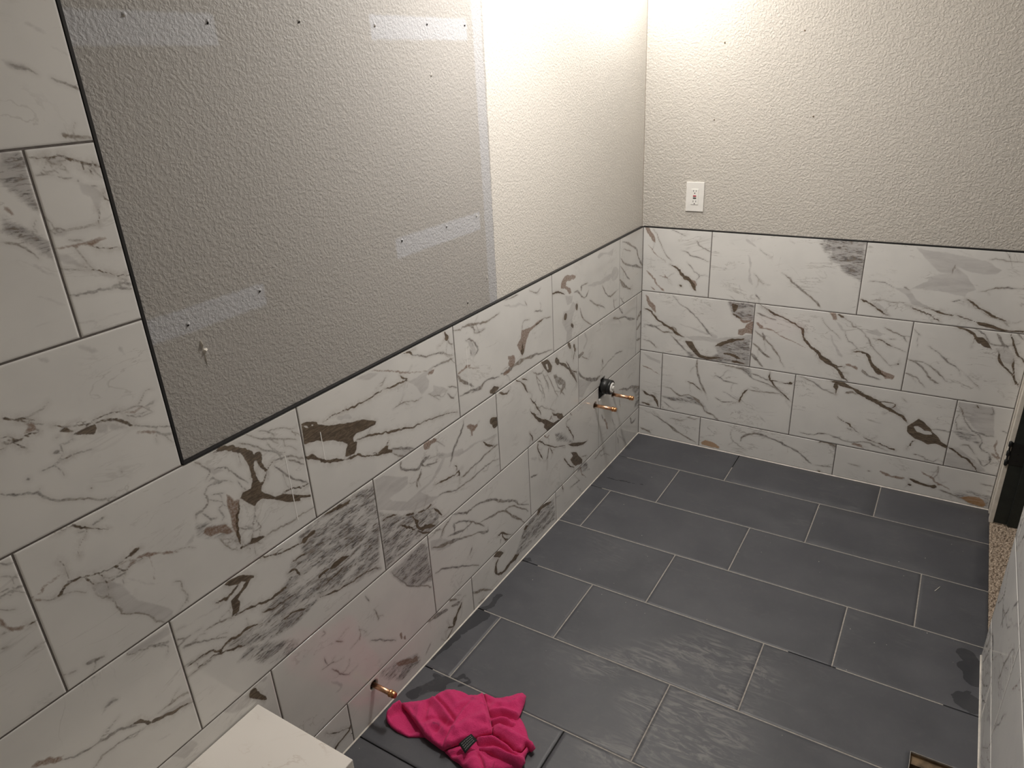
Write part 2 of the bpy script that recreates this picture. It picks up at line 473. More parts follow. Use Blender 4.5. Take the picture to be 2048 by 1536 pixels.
VEINS_FAR = """\
r 148 148 29 2163 71 2109 124 2026
g 30 30 100 2149 173 2040 228 1919 289 1866
r 30 30 44 2001 127 1920 230 1851
b 49 148 271 1836 352 1795 404 1741 475 1690 528 1608
R 0 0 444 1716 513 1704 535 1657 498 1624 476 1661
g 29 29 426 1869 508 1781 558 1747 522 1714
g 38 38 373 1969 480 1940 538 1926 644 1888
g 33 33 501 2073 561 2022 647 1982
g 29 29 277 2151 414 2104
r 60 60 165 1717 267 1698
r 81 81 31 1754 105 1691 169 1618 222 1563
r 51 51 87 1609 139 1574
r 39 39 204 1751 257 1687
b 69 69 379 1640 389 1632
q 109 109 973 1982 1007 1894 1008 1783 1030 1729
g 22 22 1064 2043 1130 1986
g 27 27 1041 1814 1119 1730
q 52 52 1241 1897 1258 1988
g 27 89 1271 1855 1362 1792 1445 1719 1572 1625 1619 1576
q 65 65 925 1699 950 1607
g 54 54 1074 1640 1114 1588
q 71 71 945 2115 1028 2058
q 59 59 1301 2132 1354 2101
b 82 103 31 1376 105 1344 181 1271 287 1222 361 1170 444 1141
g 64 64 25 1218 152 1204 227 1161 330 1166
g 42 42 298 1203 338 1219 371 1161
g 45 45 314 1533 408 1454 511 1386 593 1316 658 1224 708 1190
q 50 149 377 1266 499 1242 639 1211 757 1187
P 0 0 444 1141 582 1172 758 1177 870 1204 1061 1262 1074 1225 854 1171 790 1131 663 1132 526 1111
B 0 0 446 1099 526 1101 560 1043 613 989 692 981 828 993 675 946 595 954 510 1025
S 0 0 828 1137 910 1180 1064 1223 1069 951 870 948 495 938 471 998 674 957 768 1025 745 1083
P 0 0 828 1137 910 1180 1064 1223 1069 951 870 948 674 957 768 1025 745 1083
b 142 142 744 1093 818 1135 910 1180 1002 1204
b 119 119 825 1034 903 1026 998 1011
b 99 99 907 965 974 966 1040 957
S 0 0 826 1545 919 1546 1072 1555 1070 1372 990 1351 892 1416
P 0 0 826 1545 919 1546 1072 1555 1070 1372 990 1351 892 1416
B 0 0 865 1530 921 1517 916 1468 890 1445
R 0 0 948 1296 993 1312 1008 1344 1069 1381 1070 1264 1006 1264 980 1241 942 1245
r 93 93 960 1376 1007 1363 1059 1390
b 76 76 881 1434 930 1402 969 1377
g 37 37 29 1057 115 1038 160 991
g 60 60 311 1142 397 1060 492 980
r 178 178 48 1503 103 1417 147 1350
b 54 107 1100 1549 1174 1511 1275 1466 1357 1430 1464 1388 1502 1355 1528 1274 1585 1215 1649 1178 1707 1110 1807 1041 1880 986
g 47 47 1097 1472 1226 1431 1254 1416
r 45 45 1119 1330 1236 1327 1320 1281 1447 1232 1553 1201
g 74 37 1095 1297 1162 1248 1240 1191 1311 1103 1385 986
g 74 93 1087 1177 1166 1109 1243 1062
g 68 68 1077 1075 1148 1006 1189 952
r 93 93 1097 1375 1163 1336
g 65 65 1158 1296 1184 1212
g 30 30 1637 1486 1713 1404 1812 1326
R 0 0 1687 1548 1743 1555 1759 1494 1726 1498
q 104 104 1720 1349 1774 1245 1841 1161
q 101 101 1752 1484 1828 1393
S 0 0 1532 2143 1615 2174 1897 2178 1898 1841 1849 1862 1750 1912 1662 1982 1608 2038
P 0 0 1615 2174 1897 2178 1898 2012 1898 1841 1849 1862 1750 1912 1656 2033
P 0 0 2249 2148 2322 2130 2427 2122 2529 2115 2638 2101 2734 2078 2827 2024 2802 1991 2727 1975 2646 1983 2547 2013 2515 1962 2432 1970 2357 2044 2285 2102
P 0 0 2433 1962 2515 1962 2549 2006 2624 1957 2702 1861 2648 1822 2641 1789 2578 1798 2527 1817 2394 1818 2259 1820 2363 1881 2363 1923
P 0 0 2135 1815 2229 1825 2271 1788 2315 1734 2419 1670 2368 1672 2287 1688 2257 1735 2207 1780
g 28 28 1960 1839 2072 1842 2135 1815
g 31 31 2206 1831 2261 1803
b 80 40 1911 1694 1984 1668 2068 1608 2150 1566
g 32 32 1995 1696 2062 1704 2131 1694 2249 1692
P 0 0 1996 1687 2060 1668 2113 1614 2165 1568 2118 1579 2035 1630
b 31 31 2266 1677 2336 1651 2419 1627 2467 1591 2513 1572
b 31 47 2370 1664 2456 1658 2544 1635 2586 1633
b 37 37 2598 1643 2685 1620 2742 1603
B 0 0 2748 1608 2808 1608 2885 1586 2960 1571 3054 1577 3052 1564 2929 1563 2815 1572 2765 1585
b 58 58 2644 1773 2704 1739 2770 1706 2850 1667 2936 1630
g 26 26 2658 1766 2723 1708
g 29 29 2766 1689 2880 1647 2955 1600
g 28 28 2718 1846 2785 1874 2867 1887 2986 1892
g 30 30 2552 1753 2612 1761
q 50 50 2523 2154 2637 2108
g 21 21 2731 2093 2814 2093 2952 2090
g 22 22 2832 2163 2881 2106
g 30 30 2530 2036 2515 1962
g 30 30 1799 1529 1880 1458 1973 1407 2032 1325 2105 1244 2192 1176 2228 1145
b 68 68 1757 1541 1809 1512
P 0 0 1972 1416 2075 1458 2127 1412 2100 1390
b 42 42 2057 1365 2120 1357 2154 1334 2202 1315
g 40 40 2133 1475 2238 1428 2306 1376
g 32 32 2162 1381 2215 1380
g 25 25 2202 1315 2312 1287
g 34 34 1823 1404 1873 1328 1917 1298 1972 1242
b 42 169 1911 1222 1973 1232 2033 1205 2074 1137 2129 1081 2189 1045
R 0 0 2117 1107 2182 1090 2256 1057 2245 1027 2184 1025
b 71 71 1606 1221 1664 1163 1727 1126 1800 1071 1872 1083
b 71 71 1801 1061 1860 985 1915 946
r 104 104 1869 1111 1953 1088 1970 1081
g 60 60 2010 1079 2065 1032 2154 1010
b 41 41 2261 1178 2276 1176
g 24 24 2333 1486 2384 1441
g 24 47 2462 1365 2526 1322 2601 1263 2712 1194
g 57 65 2329 1227 2409 1195 2486 1126 2538 1081 2584 1062
g 32 32 2345 1220 2427 1216 2539 1163 2639 1082
g 37 37 2334 1099 2428 1070 2491 1008
g 27 27 2752 1165 2852 1077
b 52 112 2592 1557 2658 1541 2730 1517 2766 1472 2813 1437 2887 1401
B 0 0 2751 1478 2805 1478 2851 1451 2889 1406 2859 1410 2806 1436
g 45 45 2738 1552 2806 1512 2865 1445 2986 1438
P 0 0 2912 1410 2984 1446 3038 1371 3027 1293 2978 1310 2934 1362
b 61 61 2928 1395 2957 1315 3008 1255 3060 1195 3113 1127
g 74 74 2887 1540 2933 1472 2987 1430
b 52 52 2972 1544 3013 1467 3057 1374 3107 1315
b 60 60 3035 1353 3050 1245 3082 1147
g 49 49 3008 1558 3068 1509
P 0 0 22 909 218 853 208 819 78 863
r 55 55 26 776 114 747 212 709
b 91 91 22 503 101 461 168 440 215 345
b 69 69 25 364 126 350
g 72 72 576 935 580 861 607 737 642 667 687 588
b 48 48 498 684 571 664 645 613
g 53 64 238 590 325 573 433 516 526 545 622 487 688 411 772 373 836 320
S 0 0 232 475 392 496 547 527 663 484 708 415 603 460 373 447
g 45 45 773 799 864 763 972 741
g 50 40 784 928 873 912 969 908 1046 890 1117 831 1278 788 1403 719
S 0 0 929 932 1079 938 1107 839 1037 878
b 58 58 1255 928 1273 839 1353 761 1422 703 1480 663
b 47 47 1264 837 1382 839 1480 837
b 95 95 1443 855 1461 843
b 50 50 1089 710 1046 659 1012 599 1005 565
g 34 34 1089 710 1303 720 1403 719
g 41 41 779 563 861 536 947 564
g 30 30 853 643 993 595
q 61 61 1195 476 1276 407
q 41 41 963 480 1024 450
g 39 39 1103 880 1189 854 1264 837
g 33 33 255 423 377 345
g 37 37 750 391 815 337
g 68 57 129 280 230 220 365 144 497 81 617 28
g 59 59 22 66 148 23
g 33 33 339 244 478 252
g 33 33 508 293 612 293
O 0 0 668 52 718 87 791 81 855 51 866 30 764 17 681 20
g 37 37 962 236 979 150 1032 106 1114 69
g 71 71 1057 157 1082 219 1156 259 1251 270 1319 253 1405 241 1521 192 1617 151 1676 101 1715 78
g 33 33 1734 72 1892 81
b 48 48 1750 313 1803 316 1900 297
g 96 96 1829 311 1900 297
b 58 58 1776 17 1803 19
b 133 106 1754 928 1830 918 1914 909 2001 868 2079 834 2139 807 2223 776 2291 742 2375 702 2421 653
b 136 36 1823 912 1838 855 1836 805
g 41 41 1522 925 1613 892 1748 838 1844 807
g 87 87 1907 839 1954 858 1988 845
b 35 35 1999 887 2068 852 2170 814 2279 817 2306 793 2265 756
P 0 0 2238 779 2297 801 2350 764 2409 680 2360 698 2291 742
B 0 0 2424 634 2449 669 2495 718 2529 697 2599 636 2644 588 2674 547 2730 521 2735 493 2650 511 2600 489 2543 515 2488 522 2460 554 2431 587
W 0 0 2468 645 2505 653 2557 616 2602 617 2621 592 2570 580 2507 595
g 33 33 2599 636 2672 648 2732 642
b 40 40 2491 502 2470 487 2469 447
b 36 36 1878 603 1934 564 2007 520 2063 471
b 62 53 2099 449 2176 427 2260 406 2344 386 2370 372
g 36 36 1967 500 2011 490
g 46 46 1582 380 1680 382 1782 406 1861 403 1992 372 2130 405 2215 385 2316 359
r 110 110 2020 358 2070 360 2122 341
g 43 43 2502 385 2548 387 2597 369
g 25 25 2600 350 2662 346 2695 375
g 21 21 2348 879 2390 849
P 0 0 2755 924 2881 932 2987 918 3032 680 2955 680 2876 727 2806 796
g 38 38 2756 915 2793 830 2830 745 2896 695 2955 680 3033 675
g 24 24 2774 817 2757 748 2777 677
S 0 0 2743 659 2807 712 2860 696 2935 638 2963 559 2900 592 2811 608
b 83 50 2739 514 2795 489 2845 453 2902 419 2956 364 2983 332
P 0 0 2740 504 2809 531 2894 465 2994 394 3045 349 2983 332 2906 400
g 36 36 2882 691 2938 657 2968 608 2973 543 3036 511
g 37 37 3036 511 3041 445 3007 397 2961 453
g 32 32 2822 544 2879 548 2949 479
r 55 55 3059 649 3063 555 3103 490 3056 516 3102 461
b 39 39 2874 930 2894 898
g 34 34 2971 932 2989 873 2971 860
g 28 28 3077 736 3115 718
P 0 0 2734 454 2807 462 2902 419 2976 330 2739 336
r 73 73 2281 153 2325 133 2407 124 2487 126
b 113 113 2518 134 2592 113 2662 112 2723 119
r 68 68 2588 236 2631 207 2680 189 2709 156 2774 134 2833 100
g 35 35 2706 308 2714 260 2688 191
b 72 72 2511 75 2535 71
O 0 0 2900 58 2967 98 3032 107 3073 79 3101 47 3079 10 3018 22 2956 34
S 0 0 2856 96 2960 137 3114 131 3122 13 3020 12 2895 46
g 44 44 2742 94 2845 73 2907 60
g 37 37 2020 158 2115 151
g 46 46 2184 132 2209 134
g 25 25 3025 225 3118 222
"""
STAINS_FLOOR = """\
w 94 94 88 -962 269 -969 442 -910
w 144 144 113 -3684 242 -3669 270 -3597 334 -3633 308 -3679
w 386 386 78 -3897 127 -3807 196 -3741
w 351 351 102 -3852 163 -3750 209 -3678
w 274 274 6 -3571 13 -3439 47 -3341
w 365 365 14 -3412 -12 -3318 26 -3281
w 559 559 23 -3216 57 -3141 76 -3073
w 219 219 31 -3039 83 -2951 79 -2843
w 301 301 10 -2401 56 -2377
w 588 588 3021 -1896 3050 -1998 3065 -2104
w 472 472 2996 -2004 3051 -2066
w 654 654 3018 -2303 3057 -2323
w 167 167 2988 -2320 3029 -2233
h 733 733 1246 -2916 1373 -2798 1586 -2631
h 508 508 1549 -2726 1693 -2767 1861 -3029
h 370 370 1402 -2879 1656 -2643
h 973 973 1537 -3249 1654 -3143 1804 -3142
h 733 733 1548 -3442 1718 -3422 1897 -3358
h 649 649 1552 -3115 1754 -3170 1903 -3281
h 480 480 1355 -3267 1486 -3359 1511 -3501
h 447 447 1277 -3669 1450 -3646
h 441 441 952 -3127 1104 -2994
h 544 544 1835 -2593 1932 -2728
"""
CLOTH = [(0.0046, 0.0115, 0.01, [(0.0288, -2.051), (0.0261, -2.0192), (0.0346, -1.9918), (0.0651, -1.9692), (0.1007, -1.9399), (0.114, -1.917), (0.2416, -1.8367), (0.2541, -1.8356), (0.2802, -1.8308), (0.2993, -1.8202), (0.3205, -1.8027), (0.3343, -1.7835), (0.3478, -1.7741), (0.3592, -1.7774), (0.3681, -1.8031), (0.3721, -1.8307), (0.3813, -1.8513), (0.4057, -1.8665), (0.4276, -1.8858), (0.4416, -1.9021), (0.4608, -1.915), (0.4703, -1.9263), (0.4673, -1.9411), (0.4593, -1.9619), (0.4603, -1.9709), (0.4714, -1.9775), (0.4741, -1.9964), (0.4109, -2.0429), (0.3728, -2.0736), (0.332, -2.0748), (0.2975, -2.0688), (0.2627, -2.0591), (0.2411, -2.0596), (0.2055, -2.0545), (0.1723, -2.0492), (0.1314, -2.072), (0.0898, -2.0744), (0.0504, -2.068)], [(0.026, 0.006, [(0.053, -2.0692), (0.0381, -2.0559), (0.0375, -2.0267), (0.0436, -2.0009)]), (0.013, 0.007, [(0.0659, -2.0763), (0.0987, -2.0791), (0.1357, -2.0757), (0.1697, -2.0567)]), (-0.02, 0.022, [(0.0701, -2.0161), (0.1258, -2.0429)])]), (0.0161, 0.0149, 0.009, [(0.0433, -1.9981), (0.0721, -1.976), (0.1077, -1.9472), (0.121, -1.9244), (0.1259, -1.9038), (0.1403, -1.8865), (0.1587, -1.8744), (0.1854, -1.8694), (0.2124, -1.87), (0.2305, -1.8627), (0.2453, -1.8409), (0.3405, -1.9421), (0.2824, -2.029), (0.2543, -2.063), (0.2122, -2.0616), (0.1807, -2.0561), (0.1214, -2.029), (0.0817, -2.0111)], [(-0.0145, 0.005, [(0.129, -1.9312), (0.1801, -1.9482), (0.2304, -1.9704)]), (0.0101, 0.008, [(0.1271, -1.9399), (0.1726, -1.956), (0.2271, -1.9836)]), (0.0087, 0.012, [(0.1599, -1.9026), (0.2109, -1.9273), (0.2268, -1.9036)]), (-0.0101, 0.006, [(0.1198, -1.9591), (0.1406, -1.9958), (0.1531, -2.0212)]), (0.0072, 0.01, [(0.1076, -1.9846), (0.1311, -2.0228), (0.1846, -2.0491)]), (-0.0087, 0.006, [(0.1565, -2.0086), (0.178, -1.9895), (0.2123, -1.9919)]), (0.0101, 0.01, [(0.1832, -2.0221), (0.2142, -2.0119), (0.2341, -2.0215)]), (-0.0072, 0.008, [(0.1318, -1.9637), (0.1703, -1.9793), (0.2058, -1.9919)]), (0.0101, 0.007, [(0.0874, -2.0144), (0.1344, -2.0352), (0.192, -2.0587), (0.2349, -2.0649)]), (-0.0087, 0.006, [(0.208, -2.0292), (0.2151, -2.0044), (0.2314, -1.9918)]), (0.0058, 0.006, [(0.1696, -2.0297), (0.2055, -2.0512)])]), (0.0138, 0.0138, 0.009, [(0.2441, -1.8384), (0.2852, -1.8376), (0.3042, -1.8271), (0.3249, -1.8091), (0.3387, -1.7899), (0.3512, -1.7791), (0.3658, -1.7834), (0.3755, -1.8085), (0.387, -1.8573), (0.3931, -1.9001), (0.3343, -1.9329), (0.2866, -1.8839)], [(0.0145, 0.008, [(0.306, -1.8979), (0.3302, -1.8772), (0.3629, -1.8699), (0.3891, -1.8626)]), (-0.0145, 0.007, [(0.3178, -1.9112), (0.345, -1.8907), (0.3865, -1.8784)]), (0.013, 0.008, [(0.3317, -1.9231), (0.348, -1.9051), (0.3653, -1.8937)]), (-0.0116, 0.007, [(0.3382, -1.9283), (0.3645, -1.9119), (0.3947, -1.902)]), (0.0087, 0.012, [(0.3041, -1.8658), (0.3461, -1.8425), (0.3622, -1.8073)]), (-0.0058, 0.01, [(0.274, -1.8637), (0.3169, -1.8661)])]), (0.0115, 0.0149, 0.01, [(0.2604, -2.0635), (0.2944, -2.0246), (0.3482, -2.0143), (0.3766, -2.021), (0.4094, -2.0217), (0.41, -2.0495), (0.3762, -2.0778), (0.3356, -2.0789), (0.3012, -2.073)], [(-0.0087, 0.006, [(0.282, -2.0704), (0.3065, -2.0534), (0.3267, -2.0258)]), (0.0087, 0.008, [(0.3135, -2.0719), (0.333, -2.0482), (0.3484, -2.0267)]), (-0.013, 0.005, [(0.3446, -2.0255), (0.368, -2.0381), (0.3927, -2.0619)]), (0.0087, 0.008, [(0.3446, -2.0734), (0.3523, -2.0501)])]), (0.0138, 0.0184, 0.009, [(0.3116, -1.9869), (0.3552, -1.9557), (0.4005, -1.9607), (0.4374, -1.9729), (0.4569, -1.9668), (0.4598, -1.9375), (0.4674, -1.943), (0.471, -1.9702), (0.4807, -1.9837), (0.4785, -2.0031), (0.4362, -2.0087), (0.4009, -2.0127), (0.3619, -2.012), (0.3472, -2.017)], [(0.013, 0.008, [(0.3653, -2.016), (0.3957, -1.999), (0.4407, -1.9963), (0.4763, -1.9889)]), (-0.0174, 0.006, [(0.3389, -2.0079), (0.3746, -1.9846), (0.4232, -1.9868), (0.4514, -1.9855)]), (0.0101, 0.006, [(0.3357, -1.9897), (0.3711, -1.9699), (0.4157, -1.9748), (0.4456, -1.9807)]), (-0.0101, 0.005, [(0.3663, -2.022), (0.3885, -2.0287)])]), (0.0184, 0.023, 0.011, [(0.3401, -1.9342), (0.3546, -1.9162), (0.3911, -1.9161), (0.4346, -1.9192), (0.4732, -1.9243), (0.4835, -1.9311), (0.4799, -1.9468), (0.464, -1.9394), (0.4575, -1.943), (0.4568, -1.9663), (0.4373, -1.9723), (0.4071, -1.9614), (0.3658, -1.9576), (0.3521, -1.9551)], [(-0.013, 0.005, [(0.3624, -1.9606), (0.3781, -1.9569), (0.4088, -1.9632), (0.4367, -1.9705)]), (0.0072, 0.012, [(0.3659, -1.933), (0.4179, -1.9347), (0.4641, -1.9388)]), (0.0116, 0.006, [(0.4519, -1.9717), (0.4613, -1.9535), (0.4649, -1.945)])]), (0.0276, 0.0161, 0.009, [(0.2499, -1.8474), (0.2852, -1.8802), (0.3228, -1.9176), (0.3493, -1.9484), (0.3545, -1.9564), (0.3276, -1.9817), (0.3164, -1.9967), (0.2967, -2.0258), (0.265, -2.0673), (0.2558, -2.0725), (0.2469, -2.0429), (0.2364, -1.994), (0.2328, -1.9713), (0.2291, -1.9298), (0.2333, -1.894)], [(0.0043, 0.0035, [(0.2604, -1.861), (0.2895, -1.8881), (0.3265, -1.9255), (0.352, -1.9566)]), (0.0043, 0.0035, [(0.3545, -1.9613), (0.3309, -1.9853), (0.3173, -2.0013)]), (-0.0051, 0.003, [(0.2589, -1.8675), (0.2873, -1.893), (0.3222, -1.9279), (0.3446, -1.9545), (0.3237, -1.9792), (0.3101, -1.9952)]), (0.0145, 0.02, [(0.2685, -2.0066), (0.2882, -1.9679), (0.3072, -1.9362)]), (-0.0087, 0.012, [(0.2915, -1.959), (0.3181, -1.9478)]), (0.0087, 0.007, [(0.2652, -2.0621), (0.2533, -2.0116), (0.2455, -1.9563), (0.247, -1.9079)]), (0.0072, 0.01, [(0.2723, -2.0548), (0.3, -2.0161)])])]
CLOTH_TAG = [(0.2996, -2.0454), (0.3147, -2.0037), (0.3404, -2.0117), (0.3322, -2.0608)]

H = 1.0822            # top of the wainscot
PL = 0.3108           # left wall row pitch
PF = 0.3065           # far wall row pitch
TW = 0.6258           # tile length pitch
JW = 0.0036           # wall joint
PT = 0.011            # tile proud of paint
SPLIT = 2.4426        # where the full-height tiling starts on the left wall
CEIL = 2.44
XR = 1.547            # right wall face
XD = 1.565            # door side
YB = -3.6             # wall behind the camera
DOOR_A, DOOR_B = -0.098, -0.93

# ------------------------------------------------------------------ node helpers
def mat(name):
    m = bpy.data.materials.new(name); m.use_nodes = True
    return m, m.node_tree, m.node_tree.nodes['Principled BSDF']
def N(nt, typ, **kw):
    n = nt.nodes.new(typ)
    for k, v in kw.items():
        if k.startswith('i_'):
            key = k[2:]; key = int(key) if key.isdigit() else key.replace('_', ' ')
            n.inputs[key].default_value = v
        else: setattr(n, k, v)
    return n
def LK(nt, a, b): nt.links.new(a, b)
def math_(nt, op, a, b=None, c=None, clamp=False):
    n = nt.nodes.new('ShaderNodeMath'); n.operation = op; n.use_clamp = clamp
    for i, v in enumerate((a, b, c)):
        if v is None: continue
        if isinstance(v, (int, float)): n.inputs[i].default_value = v
        else: nt.links.new(v, n.inputs[i])
    return n.outputs[0]
def mix(nt, f, a, b, blend='MIX'):
    n = nt.nodes.new('ShaderNodeMix'); n.data_type = 'RGBA'; n.blend_type = blend
    for s, v in ((n.inputs[0], f), (n.inputs[6], a), (n.inputs[7], b)):
        if isinstance(v, (int, float)): s.default_value = v
        elif isinstance(v, tuple): s.default_value = v + ((1,) if len(v) == 3 else ())
        else: nt.links.new(v, s)
    return n.outputs[2]
def maprange(nt, v, a, b, c=0.0, d=1.0, smooth=True):
    n = nt.nodes.new('ShaderNodeMapRange'); n.interpolation_type = 'SMOOTHSTEP' if smooth else 'LINEAR'
    nt.links.new(v, n.inputs[0])
    for i, x in enumerate((a, b, c, d)): n.inputs[i + 1].default_value = x
    return n.outputs[0]
def noise(nt, vec, scale, detail=3.0, rough=0.55, dist=0.0, out=0):
    n = nt.nodes.new('ShaderNodeTexNoise'); n.inputs['Scale'].default_value = scale
    n.inputs['Detail'].default_value = detail; n.inputs['Roughness'].default_value = rough
    n.inputs['Distortion'].default_value = dist
    if vec is not None: nt.links.new(vec, n.inputs['Vector'])
    return n.outputs[out]
def vmath(nt, op, a, b):
    n = nt.nodes.new('ShaderNodeVectorMath'); n.operation = op
    for i, v in enumerate((a, b)):
        if isinstance(v, tuple): n.inputs[i].default_value = v
        else: nt.links.new(v, n.inputs[i])
    return n.outputs[0]
def mapping(nt, vec, rot=(0, 0, 0), scale=(1, 1, 1)):
    n = nt.nodes.new('ShaderNodeMapping'); n.inputs['Rotation'].default_value = rot; n.inputs['Scale'].default_value = scale
    nt.links.new(vec, n.inputs['Vector']); return n.outputs[0]
def bump(nt, bs, h, strength, dist):
    n = nt.nodes.new('ShaderNodeBump'); n.inputs['Strength'].default_value = strength; n.inputs['Distance'].default_value = dist
    nt.links.new(h, n.inputs['Height']); nt.links.new(n.outputs[0], bs.inputs['Normal']); return n

# ------------------------------------------------------------------ materials
def make_marble(name, ang, rough=0.09, warm=1.0, hair_k=0.34):
    m, nt, bs = mat(name)
    tc = N(nt, 'ShaderNodeTexCoord'); oi = N(nt, 'ShaderNodeObjectInfo')
    off = N(nt, 'ShaderNodeCombineXYZ')
    LK(nt, math_(nt, 'MULTIPLY', oi.outputs['Random'], 37.0), off.inputs[0])
    LK(nt, math_(nt, 'MULTIPLY', oi.outputs['Random'], 91.0), off.inputs[1])
    vec = vmath(nt, 'ADD', tc.outputs['Object'], off.outputs[0])
    va = N(nt, 'ShaderNodeAttribute', attribute_name='va'); vb = N(nt, 'ShaderNodeAttribute', attribute_name='vb')
    sa = N(nt, 'ShaderNodeSeparateColor'); LK(nt, va.outputs['Color'], sa.inputs[0])
    sb = N(nt, 'ShaderNodeSeparateColor'); LK(nt, vb.outputs['Color'], sb.inputs[0])
    def sdf(sock): return math_(nt, 'MULTIPLY', math_(nt, 'SUBTRACT', sock, 0.5), 0.05)
    fb, fg, fp = sdf(sa.outputs[0]), sdf(sa.outputs[1]), sdf(sa.outputs[2])
    fs = sdf(va.outputs['Alpha']); fr, fo = sdf(sb.outputs[0]), sdf(sb.outputs[1])
    nfine = noise(nt, vec, 210.0, 4.0, 0.65)
    nmid = noise(nt, vec, 60.0, 4.0, 0.6)
    nbig = noise(nt, vec, 7.0, 3.0, 0.5)
    ragged = math_(nt, 'ADD', math_(nt, 'MULTIPLY', math_(nt, 'SUBTRACT', nfine, 0.5), 0.006), math_(nt, 'MULTIPLY', math_(nt, 'SUBTRACT', nmid, 0.5), 0.006))
    rs = math_(nt, 'ADD', ragged, 0.0)
    # stretched streaks
    st_v = mapping(nt, vec, rot=(0, 0, ang), scale=(46.0, 190.0, 100.0))
    st = noise(nt, st_v, 1.0, 6.0, 0.66, 0.7)
    st2 = noise(nt, mapping(nt, vec, rot=(0, 0, ang + 0.12), scale=(11.0, 46.0, 30.0)), 1.0, 4.0, 0.6, 0.4)
    base = mix(nt, maprange(nt, nbig, 0.35, 0.7), (0.748 * warm, 0.736, 0.712), (0.700 * warm, 0.690, 0.670))
    # very pale clouds and hair veins everywhere
    hv = noise(nt, mapping(nt, vec, rot=(0, 0, ang), scale=(2.2, 5.0, 4.0)), 1.0, 6.0, 0.62, 1.1)
    hair = maprange(nt, math_(nt, 'ABSOLUTE', math_(nt, 'SUBTRACT', hv, 0.5)), 0.0, 0.012, 1.0, 0.0)
    hair = math_(nt, 'MULTIPLY', hair, maprange(nt, noise(nt, vec, 4.0, 2.0), 0.5, 0.68, 0.0, hair_k))
    hv2 = noise(nt, mapping(nt, vec, rot=(0, 0, ang + 0.15), scale=(4.5, 17.0, 9.0)), 1.0, 5.0, 0.6, 0.7)
    hair2 = maprange(nt, math_(nt, 'ABSOLUTE', math_(nt, 'SUBTRACT', hv2, 0.5)), 0.0, 0.016, 1.0, 0.0)
    hair2 = math_(nt, 'MULTIPLY', hair2, maprange(nt, noise(nt, vec, 5.5, 3.0), 0.52, 0.66, 0.0, hair_k))
    hair = math_(nt, 'MAXIMUM', hair, hair2)
    base = mix(nt, hair, base, (0.36, 0.335, 0.31))
    # pale grey patches
    pm = maprange(nt, math_(nt, 'ADD', fp, math_(nt, 'MULTIPLY', rs, 0.8)), 0.0022, -0.0035)
    pm = math_(nt, 'MULTIPLY', pm, maprange(nt, st2, 0.25, 0.7, 0.95, 0.45))
    base = mix(nt, math_(nt, 'MULTIPLY', pm, 0.80), base, (0.47, 0.452, 0.445))
    # streaked zones
    sm = maprange(nt, math_(nt, 'ADD', fs, math_(nt, 'MULTIPLY', rs, 1.6)), 0.008, -0.010)
    base = mix(nt, math_(nt, 'MULTIPLY', sm, maprange(nt, st2, 0.35, 0.62, 0.15, 0.85)), base, (0.36, 0.345, 0.34))
    dk = math_(nt, 'MULTIPLY', sm, maprange(nt, math_(nt, 'ADD', math_(nt, 'MULTIPLY', st, 0.66), math_(nt, 'MULTIPLY', st2, 0.34)), 0.475, 0.60))
    base = mix(nt, math_(nt, 'MULTIPLY', dk, 0.85), base, mix(nt, maprange(nt, nmid, 0.42, 0.58), (0.105, 0.095, 0.09), (0.150, 0.115, 0.082)))
    # grey veins
    gm = maprange(nt, math_(nt, 'ADD', fg, math_(nt, 'MULTIPLY', rs, 0.55)), 0.0021, -0.0012)
    halo = maprange(nt, fg, 0.010, 0.0, 0.0, 0.22)
    base = mix(nt, halo, base, (0.47, 0.45, 0.43))
    gm = math_(nt, 'MULTIPLY', gm, maprange(nt, nmid, 0.30, 0.62, 0.45, 0.98))
    base = mix(nt, gm, base, mix(nt, maprange(nt, nbig, 0.4, 0.6), (0.205, 0.188, 0.176), (0.235, 0.196, 0.160)))
    bh = math_(nt, 'MULTIPLY', maprange(nt, math_(nt, 'ADD', fb, math_(nt, 'MULTIPLY', rs, 2.2)), 0.016, -0.002), maprange(nt, nmid, 0.36, 0.66, 0.06, 0.50))
    base = mix(nt, bh, base, (0.40, 0.365, 0.335))
    # rusty veins
    rm = maprange(nt, math_(nt, 'ADD', fr, math_(nt, 'MULTIPLY', rs, 1.1)), 0.0022, -0.0022)
    rm = math_(nt, 'MULTIPLY', rm, maprange(nt, nfine, 0.3, 0.65, 0.55, 0.95))
    base = mix(nt, rm, base, (0.235, 0.150, 0.105))
    om = maprange(nt, math_(nt, 'ADD', fo, math_(nt, 'MULTIPLY', rs, 1.5)), 0.002, -0.004)
    base = mix(nt, math_(nt, 'MULTIPLY', om, 0.8), base, (0.40, 0.22, 0.09))
    # dark brown veins
    bm = maprange(nt, math_(nt, 'ADD', fb, math_(nt, 'MULTIPLY', rs, 0.55)), 0.0015, -0.0010)
    bcol = mix(nt, maprange(nt, st, 0.40, 0.62), (0.076, 0.053, 0.033), (0.165, 0.120, 0.078))
    base = mix(nt, math_(nt, 'MULTIPLY', bm, 0.95), base, bcol)
    LK(nt, base, bs.inputs['Base Color'])
    bs.inputs['Roughness'].default_value = rough
    bs.inputs['IOR'].default_value = 1.5
    return m

